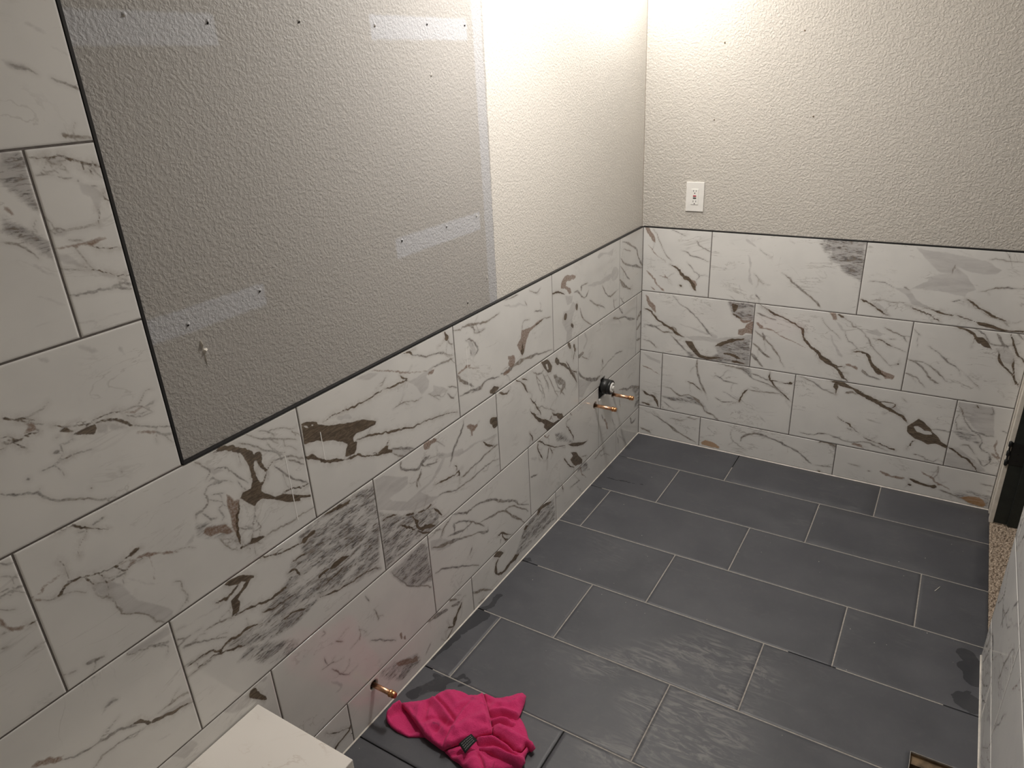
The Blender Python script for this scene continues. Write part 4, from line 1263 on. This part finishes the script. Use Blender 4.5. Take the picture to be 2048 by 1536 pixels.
LEFT_END = 3.40
zL = [H, H - PL, H - 2 * PL, H - 3 * PL, 0.0015]
offL = [0.2648, 0.0558, 0.4858, 0.2814]
PIPES = [(0.5232, 0.3858), (0.3270, 0.3585), (2.0500, 0.1210)]
cutsL = [(p[0], p[1], 0.0165) for p in PIPES] + [(0.400, 0.4843, 0.392, 0.4591), (0.418, 0.466, 0.4621, 0.490)]
rowsL = [(zL[k + 1], zL[k], joints(offL[k]), 0.0, LEFT_END) for k in range(4)]
lay('L', VL, 0.0, M_ML, wall_left, rowsL, 0.0035, cutsL)
hi = []
for k, off in enumerate((2.98, 2.5590, 2.77, 2.98)):
    a = H + k * PL; b = min(H + (k + 1) * PL, CEIL)
    hi.append((a, b, joints(off), SPLIT + 0.003, LEFT_END))
lay('L', VL, 0.0, M_ML, wall_left, hi, 0.0035)
for k in range(1, 4): grout('L', 0.0012, LEFT_END, zL[k] - JW / 2, zL[k] + JW / 2, 0.0, wall_left)
grout('L', SPLIT + 0.003, LEFT_END, H - JW / 2, H + JW / 2, 0.0, wall_left)
for k in range(1, 4): grout('L', SPLIT + 0.003, LEFT_END, H + k * PL - JW / 2, H + k * PL + JW / 2, 0.0, wall_left)
bk = box('backer_board', -0.0108, -0.0092, -LEFT_END, -0.0, 0.0, H - 0.002, M_MORTAR, wall_left)
bk = box('backer_board', -0.0108, -0.0092, -LEFT_END, -SPLIT - 0.004, H, CEIL - 0.001, M_MORTAR, wall_left)

# ------------------------------------------------------------------ far wall tiles
zF = [H, H - PF, H - 2 * PF, H - 3 * PF, 0.0015]
offF = [0.3244, 0.5375, 0.1169, 0.3248]
XE = 1.560
rowsF = [(zF[k + 1], zF[k], joints(offF[k]), 0.0, XE) for k in range(4)]
lay('F', VF, 0.0, M_MF, wall_back, rowsF, 0.0042)
for k in range(1, 4): grout('F', 0.0012, XE, zF[k] - JW / 2, zF[k] + JW / 2, 0.0, wall_back)
box('backer_board', 0.0, XE, 0.0092, 0.0108, 0.0, H - 0.002, M_MORTAR, wall_back)

# ------------------------------------------------------------------ right wall tiles
rowsR = [(zL[k + 1], zL[k], joints(offL[k] + 0.31), -DOOR_B, 3.40) for k in range(4)]
lay('R', [], XR, M_MR, wall_right, rowsR, 0.0075)
for k in range(1, 4): grout('R', -DOOR_B + 0.0012, 3.40, zL[k] - JW / 2, zL[k] + JW / 2, XR, wall_right)
box('edge_trim', XR + 0.0005, XR + 0.010, DOOR_B, DOOR_B + 0.003, 0.0, H, M_WPAINT, wall_right, 0.0008)

# caulk where walls meet the floor and each other
def bead(name, p, q, nrm, parent, r=0.0035, m=M_CAULK):
    p, q = Vector(p), Vector(q)
    a, b = Vector(nrm[0]), Vector(nrm[1])
    vs = [p, p + a * r, p + b * r, q, q + a * r, q + b * r]
    me = bpy.data.meshes.new(name); me.from_pydata([tuple(v) for v in vs], [], [(1, 2, 5, 4), (0, 1, 4, 3), (2, 0, 3, 5), (0, 2, 1), (3, 4, 5)])
    adopt(link(name, me, m), parent)
bead('caulk_bead', (0.0, -3.4, 0.0), (0.0, 0, 0.0), ((1, 0, 0), (0, 0, 1)), wall_left, 0.0034)
bead('caulk_bead', (0, 0, 0.0), (XE, 0, 0.0), ((0, -1, 0), (0, 0, 1)), wall_back, 0.0034)
bead('caulk_bead', (0, 0, 0.0), (0, 0, H), ((1, 0, 0), (0, -1, 0)), wall_back, 0.0022, M_GROUT)
bead('caulk_bead', (-PT, PT, H), (-PT, PT, CEIL), ((1, 0, 0), (0, -1, 0)), wall_back, 0.0012, M_BEIGE)
bead('caulk_bead', (XR, -3.4, 0.0), (XR, DOOR_B, 0.0), ((-1, 0, 0), (0, 0, 1)), wall_right, 0.0030)

# thin pale scratches on the marble
for (u, v0, v1) in ((2.1988, 0.800, 0.980), (2.0838, 0.910, 0.988), (1.4570, 0.905, 0.999), (1.4575, 0.845, 0.885)):
    o = box('scratch', 0.0, 0.0004, -u - 0.0011, -u + 0.0011, v0, v1, M_SCRATCH, wall_left)

# torn spots and nail holes in the old paint
def blob(name, y, z, ry, rz, h, m, parent, seed):
    r = random.Random(seed); n = 9; vs = [(-PT + h, -0.0 + y, z)]; fs = []
    for k in range(n):
        t = 2 * math.pi * k / n; q = r.uniform(.7, 1.25)
        vs.append((-PT + 0.0002, y + ry * q * math.cos(t), z + rz * q * math.sin(t)))
    for k in range(n): fs.append((0, 1 + k, 1 + (k + 1) % n))
    me = bpy.data.meshes.new(name); me.from_pydata(vs, [], fs)
    adopt(link(name, me, m), parent)
SPOTS = [(-2.332, 1.896), (-2.168, 1.8885), (-1.940, 1.895), (-1.702, 1.892), (-1.500, 1.899), (-1.330, 1.900), (-1.500, 1.778), (-1.690, 1.378), (-1.490, 1.3755), (-1.335, 1.3790), (-2.170, 1.371), (-2.352, 1.352), (-1.3, 1.175), (-1.415, 1.125)]
for k, (y, z) in enumerate(SPOTS):
    blob('nail_hole', y, z, 0.0052, 0.0052, 0.0028, M_PL, wall_left, k)
    blob('nail_hole', y - 0.001, z - 0.002, 0.0026, 0.0030, 0.0042, M_MORTAR if k % 3 else M_PATCH, wall_left, k + 50)
for (y, z, ry, rz, h) in ((-2.334, 1.302, 0.003, 0.012, 0.006), (-2.330, 1.288, 0.006, 0.006, 0.006), (-2.332, 1.272, 0.0012, 0.016, 0.002)):
    blob('torn_paper', y, z, ry, rz, h, M_PATCH, wall_left, int(z * 1000))
for (x, z) in ((0.322, 1.838), (0.624, 1.862), (0.690, 1.555), (0.298, 1.547), (1.48, 1.42)):
    r = random.Random(int(x * 999)); vs = [(x, PT - 0.004, z)]; fs = []
    for k in range(8):
        t = 2 * math.pi * k / 8; vs.append((x + .004 * r.uniform(.6, 1.2) * math.cos(t), PT - 0.0002, z + .004 * r.uniform(.6, 1.2) * math.sin(t)))
    for k in range(8): fs.append((0, 1 + (k + 1) % 8, 1 + k))
    me = bpy.data.meshes.new('nail_hole'); me.from_pydata(vs, [], fs); adopt(link('nail_hole', me, M_BEIGE), wall_back)

# ------------------------------------------------------------------ floor tiles and grout
FY1, FP, FJ = 0.2646, 0.3123, 0.0040
offG = [0.5301, 0.3190, 0.1033, 0.5219, 0.3125, 0.1026, 0.5201, 0.3115, 0.1020, 0.5200, 0.31, 0.10]
FE0, FE1 = 0.0008, XD
ylines = [0.0] + [FY1 + k * FP for k in range(11)]
SKIP_Y = {(0, 0.53): (0.0, 0.13)}           # unfilled stretches of joint
def fgrout(x0, x1, y0, y1, m=M_FGROUT):
    adopt(box('grout_line', x0, x1, y0, y1, FZ, -0.0006, m), floor)
for r in range(11):
    ya, yb = -ylines[r], -ylines[r + 1]
    yt, yo = ya - (FJ / 2 if r else 0.0008), yb + FJ / 2
    js = [j for j in joints(offG[r]) if FE0 + 0.01 < j < FE1 - 0.01]
    ed = [FE0] + js + [FE1]
    for a, b in zip(ed[:-1], ed[1:]):
        u0 = a + (FJ / 2 if a != FE0 else 0); u1 = b - (FJ / 2 if b != FE1 else 0.001)
        rr = [(HX0, HX1, HY0, HY1)] if (u0 < HX1 and u1 > HX0 and yo < HY1 and yt > HY0) else []
        near = [s for s in VG if a - .25 < s[3][:, 0].mean() < b + .25 and yb - .25 < s[3][:, 1].mean() < ya + .25]
        me, cc = tile_mesh('slate_tile', u0, u1, yo, yt, 0.010 if near else 0.05, near or [('w', 0, 0, np.array([[9., 9.], [9.1, 9.]]))], thick=0.0052, ease=0.0008, rects=rr, wamp=0.004)
        o = link('slate_tile', me, M_SLATE); o.matrix_world = frame('G', cc, 0.0); adopt(o, floor)
    for j in js:
        y0, y1 = yo, yt
        if r == 0 and abs(j - 0.5301) < .05: y1 = -0.13
        if r >= 6: continue                     # last rows not grouted yet
        fgrout(j - FJ / 2, j + FJ / 2, y0, y1)
    if r < 10:
        segs = [(FE0, FE1)]
        if r == 0: segs = [(0.05, FE1)]
        if r == 1: segs = [(0.06, FE1)]
        if r == 3: segs = [(0.075, 1.015), (1.16, 1.455)]
        if r == 4: segs = [(0.03, FE1)]
        if r == 5: segs = [(0.035, FE1)]
        if r >= 6: segs = []
        for a, b in segs: fgrout(a, b, yb - FJ / 2, yb + FJ / 2)

# register cut-out in the floor
vent = empty('floor_vent_opening', (0.5 * (HX0 + HX1), 0.5 * (HY0 + HY1), -0.2))
tag(vent, 'rectangular vent cut-out in the slate floor near the right marble wall', 'vent opening')
t = 0.018
for nm, a in (('plywood_edge', (HX0, HX1, HY1 - .0005, HY1 + t)), ('plywood_edge', (HX0, HX1, HY0 - t, HY0 + .0005)), ('plywood_edge', (HX0 - t, HX0 + .0005, HY0 - t, HY1 + t)), ('plywood_edge', (HX1 - .0005, HX1 + t, HY0 - t, HY1 + t))):
    box(nm, *a, -0.045, -0.0058, M_WOOD, vent)
for nm, a in (('duct_wall', (HX0 - t, HX1 + t, HY1 + .004, HY1 + .008)), ('duct_wall', (HX0 - t, HX1 + t, HY0 - .008, HY0 - .004)), ('duct_wall', (HX0 - .008, HX0 - .004, HY0, HY1)), ('duct_wall', (HX1 + .004, HX1 + .008, HY0, HY1))):
    box(nm, *a, -0.16, -0.0455, M_DUCT, vent)
box('duct_bottom', HX0 - t, HX1 + t, HY0 - t, HY1 + t, -0.165, -0.16, M_DUCT, vent)
for k in range(5):
    y = HY1 - 0.005 - 0.004 * k
box('cut_rim', HX0 - 0.0005, HX0 + 0.001, HY0, HY1, -0.005, 0.0004, M_FGROUT, vent)
box('cut_rim', HX0, HX1, HY1 - 0.001, HY1 + 0.0005, -0.005, 0.0004, M_FGROUT, vent)
box('joist_edge', HX0, HX1, HY1 - 0.030, HY1, -0.040, -0.014, M_WOOD, vent)

# ------------------------------------------------------------------ black metal trims
def profile_trim(name, pts_fn, m=M_BLACK):
    pass
trim_1 = box('trim_1', -PT, 0.0006, -SPLIT, -0.0002, H, H + 0.0036, M_BLACK, None, 0.0006)
tag(trim_1, 'black metal edge trim along the top of the side wall wainscot', 'trim', kind='structure')
box('lip', -0.0035, 0.0009, -SPLIT, -0.0002, H - 0.0012, H + 0.0009, M_BLACK, trim_1, 0.0003)
trim_2 = box('trim_2', 0.0009, 1.60, -0.0006, PT, H, H + 0.0036, M_BLACK, None, 0.0006)
tag(trim_2, 'black metal edge trim along the top of the end wall wainscot', 'trim', kind='structure')
box('lip', 0.0009, XE, -0.0009, 0.0035, H - 0.0012, H + 0.0009, M_BLACK, trim_2, 0.0003)
trim_3 = box('trim_3', -PT, 0.0008, -SPLIT - 0.0030, -SPLIT + 0.0035, H + 0.0037, CEIL - 0.001, M_BLACK, None, 0.0007)
tag(trim_3, 'upright black metal trim between marble tile and grey paint', 'trim', kind='structure')

# ------------------------------------------------------------------ doorway at the right
door = empty('door_1', (XD, DOOR_A, 0)); tag(door, 'black door jamb with an empty black hinge beside the end wall', 'door jamb', kind='structure')
box('wall_return', XD + 0.004, 1.67, DOOR_A + 0.004, PT, 0.0, 2.06, M_WPAINT, door)
box('casing_strip', XE + 0.0005, XD + 0.004, -0.030, -0.0005, 0.0, 2.06, M_WPAINT, door, 0.0015)
box('casing_gap', XD + 0.0005, XD + 0.004, -0.062, -0.030, 0.0, 2.06, M_BEIGE, door)
box('casing_strip', XD - 0.003, XD + 0.012, DOOR_A, -0.062, 0.0, 2.06, M_WPAINT, door, 0.0015)
box('jamb', XD + 0.012, 1.685, DOOR_A, DOOR_A + 0.004, 0.006, 2.06, M_JAMB, door)
box('door_stop', 1.623, 1.660, DOOR_A - 0.011, DOOR_A, 0.006, 2.06, M_JAMB, door, 0.001)
hin = box('hinge', XD + 0.008, XD + 0.058, DOOR_A - 0.0030, DOOR_A - 0.0001, 0.276, 0.372, M_ABS, door, 0.0012)
for k in (0, 2, 4):
    z0 = 0.274 + k * 0.0200
    me = lathe_mesh('hinge_knuckle', [(0, 0.0045), (0.001, 0.0064), (0.0205, 0.0064), (0.0215, 0.0045)], 'z', 14)
    o = link('hinge_knuckle', me, M_ABS); o.location = (XD + 0.001, DOOR_A - 0.006, z0); adopt(o, hin)
me = lathe_mesh('hinge_pin', [(0, 0.003), (0.002, 0.0052), (0.004, 0.0045), (0.0045, 0.0028), (0.100, 0.0028), (0.1005, 0.0050), (0.105, 0.0052), (0.107, 0.003)], 'z', 12)
o = link('hinge_pin', me, M_ABS); o.location = (XD + 0.001, DOOR_A - 0.006, 0.2705); adopt(o, hin)
for z in (0.295, 0.324, 0.353):
    me = lathe_mesh('screw_head', [(0, 0.0042), (0.0008, 0.0038)], 'y', 12)
    o = link('screw_head', me, M_BLACK); o.location = (XD + 0.034, DOOR_A - 0.0038, z); adopt(o, hin)
box('near_jamb', XR + 0.012, 1.685, DOOR_B - 0.003, DOOR_B + 0.002, 0.006, 2.06, M_JAMB, door)

# carpet beyond the opening
nx, ny = 46, 190
xs = np.linspace(XD, XD + 0.26, nx); ys = np.linspace(DOOR_B - 0.25, PT, ny)
rg = np.random.default_rng(5)
X, Y = np.meshgrid(xs, ys)
Z = -0.004 + 0.010 * rg.random(X.shape); Z[:, 0] -= 0.004
X = X + rg.normal(0, .0009, X.shape) * (X > XD + 1e-6); Y = Y + rg.normal(0, .0009, Y.shape)
idx = np.arange(nx * ny).reshape(ny, nx)
Q = np.stack([idx[:-1, :-1], idx[:-1, 1:], idx[1:, 1:], idx[1:, :-1]], -1).reshape(-1, 4)
me = bpy.data.meshes.new('carpet'); me.from_pydata(np.stack([X.ravel(), Y.ravel(), Z.ravel()], 1).tolist(), [], Q.tolist())
carpet = link('carpet', me, M_CARPET); tag(carpet, 'tan cut-pile carpet starting at the doorway edge', 'carpet', kind='stuff')
hall = box('floor_hall', XD + 0.26, 3.2, YB, PT, -0.03, 0.004, M_CARPET); tag(hall, 'tan carpeted floor of the next room', 'floor', kind='structure')
hw = box('wall_hall', 3.2, 3.28, YB, PT + 0.1, -0.03, CEIL, M_PF); tag(hw, 'far wall of the next room', 'wall', kind='structure')
hw2 = box('wall_hall_end', 1.67, 3.2, PT, PT + 0.1, -0.03, CEIL, M_PF); tag(hw2, 'end wall of the next room', 'wall', kind='structure')

# ------------------------------------------------------------------ bench with stone seat
BX, BY, BZ = 0.314, -2.4195, 0.405
bench = empty('shower_bench', (0.15, -2.9, 0.0))
tag(bench, 'cream stone topped bench against the marble side wall, lower left corner', 'bench')
box('bench_base', 0.004, BX - 0.015, -3.38, BY - 0.015, 0.0005, BZ - 0.03, M_MR, bench)
bs_ = box('seat_slab', 0.0030, BX, -3.385, BY, BZ - 0.030, BZ, M_QUARTZ, bench, 0.0022, 3)

# ------------------------------------------------------------------ copper pipe stubs
PL_LAB = ['copper pipe stub left below the black drain stub', 'copper pipe stub nearest the wall corner', 'copper pipe stub low on the wall above the pink cloth']
for i, ((s, z), L) in enumerate(zip(PIPES, (0.104, 0.104, 0.082))):
    p = empty('copper_pipe', (-0.009, -s, z)); tag(p, PL_LAB[i], 'pipe', 'copper pipe stubs on the marble wall')
    r = 0.0080
    me = lathe_mesh('tube', [(-0.0085, r), (L - 0.016, r)], 'x', 20)
    o = link('tube', me, M_COPPER); o.location = (0.009, 0, 0); o.parent = p
    rc = 0.0098
    me = lathe_mesh('end_cap', [(L - 0.021, r + .0002), (L - 0.020, rc + .0012), (L - 0.0165, rc + .0016), (L - 0.0145, rc), (L - 0.011, rc - .0004), (L - 0.0095, rc + .0009), (L - 0.0070, rc + .0009), (L - 0.005, rc), (L - 0.001, rc - .0006), (L, rc - 0.003), (L + 0.0008, 0.003)], 'x', 20)
    o = link('end_cap', me, M_COPPERCAP); o.location = (0.009, 0, 0); o.parent = p
    if i == 2:
        me = lathe_mesh('red_end', [(L - 0.0006, 0.0085), (L + 0.0008, 0.0085), (L + 0.0018, 0.0065)], 'x', 20)
        o = link('red_end', me, M_REDCAP); o.location = (0.009, 0, 0); o.parent = p

# black drain stub with a pale plug
d = empty('drain_stub', (-0.009, -0.4500, 0.4535)); tag(d, 'short black plastic drain stub with a pale plug', 'drain pipe')
prof = [(-0.0085, 0.029), (0.006, 0.029), (0.006, 0.033), (0.010, 0.0345), (0.030, 0.0345), (0.031, 0.032), (0.033, 0.032), (0.034, 0.0335), (0.046, 0.0335), (0.049, 0.0315), (0.050, 0.027), (0.046, 0.024)]
o = link('drain_body', lathe_mesh('drain_body', prof, 'x', 32), M_ABS); o.location = (0.009, 0, 0); o.parent = d
prof = [(0.040, 0.0238), (0.052, 0.0232), (0.054, 0.020), (0.054, 0.016), (0.0505, 0.015), (0.0505, 0.009), (0.058, 0.0085), (0.059, 0.006)]
o = link('test_plug', lathe_mesh('test_plug', prof, 'x', 24), M_WPLASTIC); o.location = (0.009, 0, 0); o.parent = d

# ------------------------------------------------------------------ outlet
ox, oz = 0.2347, 1.2277
out = empty('wall_outlet', (ox, PT, oz)); tag(out, 'white outlet with red and black buttons on the painted end wall', 'outlet')
def ob(name, x0, x1, z0, z1, d0, d1, m, parent, bev=0.0):
    return box(name, ox + x0, ox + x1, PT - d1, PT - d0, oz + z0, oz + z1, m, parent, bev)
ob('cover_plate', -0.0405, 0.0405, -0.0640, 0.0640, 0.0, 0.0062, M_WPLASTIC, out, 0.0026)
rec = ob('receptacle', -0.0165, 0.0165, -0.0335, 0.0335, 0.005, 0.0085, M_WPLASTIC, out, 0.0008)
for sgn in (1, -1):
    zc = 0.0225 * sgn
    ob('slot', -0.0072, -0.0050, zc - 0.0035 + .003, zc + 0.0045 + .003, 0.0080, 0.0088, M_SLOT, rec)
    ob('slot', 0.0050, 0.0070, zc - 0.0030 + .003, zc + 0.0040 + .003, 0.0080, 0.0088, M_SLOT, rec)
    me = lathe_mesh('ground_hole', [(0, 0.0025), (0.0008, 0.0025)], 'y', 12)
    o = link('ground_hole', me, M_SLOT); o.location = (ox, PT - 0.0088, oz + zc - 0.0065); adopt(o, rec)
ob('reset_button', -0.0070, 0.0070, 0.0012, 0.0072, 0.0080, 0.0100, M_RED, rec, 0.0006)
ob('test_button', -0.0070, 0.0070, -0.0072, -0.0028, 0.0080, 0.0100, M_SLOT, rec, 0.0006)
for z in (0.049, -0.049):
    me = lathe_mesh('screw_head', [(0, 0.003), (0.0007, 0.0026)], 'y', 12)
    o = link('screw_head', me, M_WPLASTIC); o.location = (ox, PT - 0.0069, oz + z); adopt(o, out)

# ------------------------------------------------------------------ pink cloth
cl_vs, cl_fs = [], []
def cloth_layer(z0, puff, tau, poly, ridges, step=0.0030, seed=0):
    P0 = np.array(poly)
    lo, hi_ = P0.min(0) - step, P0.max(0) + step
    xs = np.arange(lo[0], hi_[0], step); ys = np.arange(lo[1], hi_[1], step)
    gx, gy = np.meshgrid(xs, ys); P = np.stack([gx.ravel(), gy.ravel()], 1)
    sd = sd_polygon(P, P0)
    idx = np.arange(len(P)).reshape(len(ys), len(xs))
    Q = np.stack([idx[:-1, :-1], idx[:-1, 1:], idx[1:, 1:], idx[1:, :-1]], -1).reshape(-1, 4)
    Q = Q[sd_polygon(P[Q].mean(1), P0) < -0.0003]
    cnt = np.bincount(Q.ravel(), minlength=len(P))
    rim = np.where((cnt > 0) & (cnt < 4))[0]
    for i in rim:                                   # pull the rim onto the outline
        best = None
        for k in range(len(P0)):
            a, b = P0[k], P0[(k + 1) % len(P0)]; ab = b - a
            t_ = np.clip((P[i] - a) @ ab / (ab @ ab + 1e-12), 0, 1); q = a + t_ * ab; dd = np.hypot(*(P[i] - q))
            if best is None or dd < best[0]: best = (dd, q)
        P[i] = best[1]
    dist = np.maximum(-sd_polygon(P, P0), 0); dist[rim] = 0
    z = z0 + puff * np.sqrt(1 - np.exp(-dist / tau))
    fade = 1 - np.exp(-dist / 0.004)
    for amp, w, pts in ridges:
        dd = d_poly(P, np.array(pts), 0, 0); z += amp * np.exp(-(dd / w) ** 2) * (0.35 + 0.65 * fade)
    wob = np.sin(P[:, 0] * 95 + P[:, 1] * 60 + seed) * np.sin(P[:, 1] * 120 - P[:, 0] * 40 + seed * 2)
    z += 0.0016 * wob * fade + np.random.default_rng(seed).normal(0, .00045, len(P))
    z = np.maximum(z, 0.0015)
    base = len(cl_vs)
    used = np.unique(Q); m = -np.ones(len(P), int); m[used] = np.arange(len(used))
    cl_vs.extend(np.stack([P[used, 0], P[used, 1], z[used]], 1).tolist())
    cl_fs.extend((m[Q] + base).tolist())
    e = {}
    for q in m[Q]:
        for i in range(4): e[(int(q[i]), int(q[(i + 1) % 4]))] = 1
    low = {}
    for a, b in e:
        if (b, a) in e: continue
        for v in (a, b):
            if v not in low:
                x, y, zz = cl_vs[base + v]; low[v] = len(cl_vs)
                c = P0.mean(0); dv = np.array([c[0] - x, c[1] - y]); dv = dv / (np.linalg.norm(dv) + 1e-9) * 0.0022
                cl_vs.append([x + dv[0], y + dv[1], max(zz - 0.0062, 0.0006)])
        cl_fs.append([base + b, base + a, low[a], low[b]])
for k, (z0, puff, tau, poly, rid) in enumerate(CLOTH): cloth_layer(z0, puff, tau, poly, rid, seed=k)
cx, cy = 0.25, -1.95
me = bpy.data.meshes.new('cloth_body'); me.from_pydata([(v[0] - cx, v[1] - cy, v[2]) for v in cl_vs], [], cl_fs)
cloth = empty('cleaning_cloth', (cx, cy, 0.0)); tag(cloth, 'crumpled pink microfiber cloth lying on the slate floor', 'cloth')
o = link('cloth_body', me, M_CLOTH, None, None, True); o.parent = cloth
T = [Vector((p[0] - cx, p[1] - cy, 0)) for p in CLOTH_TAG]
zt = [0.047, 0.052, 0.052, 0.047]
vs = []
n = 6
for i in range(n + 1):
    for j in range(n + 1):
        a, b = i / n, j / n
        p = (T[0] * (1 - a) + T[1] * a) * (1 - b) + (T[3] * (1 - a) + T[2] * a) * b
        zz = (zt[0] * (1 - a) + zt[1] * a) * (1 - b) + (zt[3] * (1 - a) + zt[2] * a) * b + 0.002 * math.sin(a * 3.1) - 0.003 * b * b
        vs.append((p.x, p.y, zz))
fs = [(i * (n + 1) + j, (i + 1) * (n + 1) + j, (i + 1) * (n + 1) + j + 1, i * (n + 1) + j + 1) for i in range(n) for j in range(n)]
me = bpy.data.meshes.new('care_tag'); me.from_pydata(vs, [], fs)
tg = link('care_tag', me, M_TAG, None, None, True); tg.parent = cloth
tg['label'] = 'small black care tag'
sm = tg.modifiers.new('thickness', 'SOLIDIFY'); sm.thickness = 0.0008; sm.offset = 0
# rows of tiny print on the tag
pv, pf = [], []
r = random.Random(4)
for row in range(4):
    b = 0.2 + row * 0.2; a = 0.12
    while a < 0.86:
        w = r.uniform(0.03, 0.09)
        q = []
        for (aa, bb) in ((a, b - .045), (a + w, b - .045), (a + w, b + .045), (a, b + .045)):
            p = (T[0] * (1 - aa) + T[1] * aa) * (1 - bb) + (T[3] * (1 - aa) + T[2] * aa) * bb
            zz = (zt[0] * (1 - aa) + zt[1] * aa) * (1 - bb) + (zt[3] * (1 - aa) + zt[2] * aa) * bb + 0.002 * math.sin(aa * 3.1) - 0.003 * bb * bb + 0.0007
            q.append((p.x, p.y, zz))
        k = len(pv); pv += q; pf.append((k, k + 1, k + 2, k + 3)); a += w + r.uniform(.02, .05)
me = bpy.data.meshes.new('tag_print'); me.from_pydata(pv, [], pf); o = link('tag_print', me, M_TAGTXT); o.parent = tg

# ------------------------------------------------------------------ crumbs on the floor
cv, cf = [], []
r = random.Random(11)
pts = [(0.06, -1.93), (0.075, -1.905), (0.03, -2.17), (1.30, -0.62), (1.03, -0.74), (1.48, -0.36), (1.47, -0.90), (0.61, -0.23), (0.95, -0.30), (0.38, -1.16), (0.50, -1.23), (0.46, -1.235), (0.33, -1.36), (1.25, -1.03), (0.98, -1.35), (1.36, -0.47), (0.30, -1.40), (0.43, -0.95), (0.22, -1.2), (0.13, -1.68)]
for (x, y) in pts + [(r.uniform(.1, 1.5), r.uniform(-1.6, -.1)) for _ in range(30)]:
    s = r.uniform(.0007, .0022); k = len(cv)
    for q in ((1, 0, 0), (-.6, .8, 0), (-.5, -.9, 0), (0, 0, .9)): cv.append((x + q[0] * s, y + q[1] * s, 0.0003 + q[2] * s))
    cf += [(k, k + 1, k + 3), (k + 1, k + 2, k + 3), (k + 2, k, k + 3), (k, k + 2, k + 1)]
me = bpy.data.meshes.new('floor_crumbs'); me.from_pydata(cv, [], cf)
o = link('floor_crumbs', me, M_CAULK); tag(o, 'tiny pale grout crumbs scattered on the slate floor', 'debris', kind='stuff')
a, b = Vector((1.418, -0.625, 0.0018)), Vector((1.402, -0.662, 0.0014))
me = lathe_mesh('wood_splinter', [(0, 0.0004), (0.004, 0.0012), (0.034, 0.0010), (0.040, 0.0004)], 'x', 6)
o = link('wood_splinter', me, M_WPAINT); o.location = b; o.rotation_euler = (0, 0, math.atan2(a.y - b.y, a.x - b.x)); tag(o, 'thin pale splinter lying near the carpet edge', 'splinter')

# ------------------------------------------------------------------ lamps above the frame
van = empty('vanity_light', (-PT, -0.62, VANITY_Z)); tag(van, 'nickel vanity light bar with three frosted globes high on the side wall', 'lamp')
box('back_plate', -PT, 0.012, -1.04, -0.20, VANITY_Z + 0.01, VANITY_Z + 0.09, M_NICKEL, van, 0.004)
for (y, wt, colr) in VANITY:
    me = lathe_mesh('socket_arm', [(0, 0.011), (VANITY_X - 0.012, 0.011)], 'x', 14)
    o = link('socket_arm', me, M_NICKEL); o.location = (0.012, y, VANITY_Z + 0.05); adopt(o, van)
    me = lathe_mesh('socket_cup', [(0.032, 0.012), (0.046, 0.030), (0.075, 0.030), (0.080, 0.020)], 'z', 18)
    o = link('socket_cup', me, M_NICKEL); o.location = (VANITY_X, y, VANITY_Z); adopt(o, van)
    me = lathe_mesh('globe', [(-0.034, 0.004), (-0.031, 0.014), (-0.022, 0.026), (0, 0.034), (0.022, 0.026), (0.034, 0.014)], 'z', 20)
    o = link('globe', me, make_emit('frosted_globe_glow', colr, 12.0), None, None, True); o.location = (VANITY_X, y, VANITY_Z); adopt(o, van)
    ld = bpy.data.lights.new('vanity_bulb', 'POINT'); ld.energy = wt; ld.color = colr; ld.shadow_soft_size = 0.045
    lo = bpy.data.objects.new('vanity_bulb', ld); C.objects.link(lo); lo.location = (VANITY_X, y, VANITY_Z); adopt(lo, van)
cf_ = empty('ceiling_light', (CEIL_LIGHT[0], CEIL_LIGHT[1], CEIL)); tag(cf_, 'round flush ceiling lamp with a white rim', 'lamp')
me = lathe_mesh('rim', [(CEIL - 0.020, CEIL_LIGHT[3] / 2 + 0.010), (CEIL - 0.018, CEIL_LIGHT[3] / 2 + 0.024), (CEIL, CEIL_LIGHT[3] / 2 + 0.030)], 'z', 40)
o = link('rim', me, M_WPLASTIC); o.location = (CEIL_LIGHT[0], CEIL_LIGHT[1], 0); adopt(o, cf_)
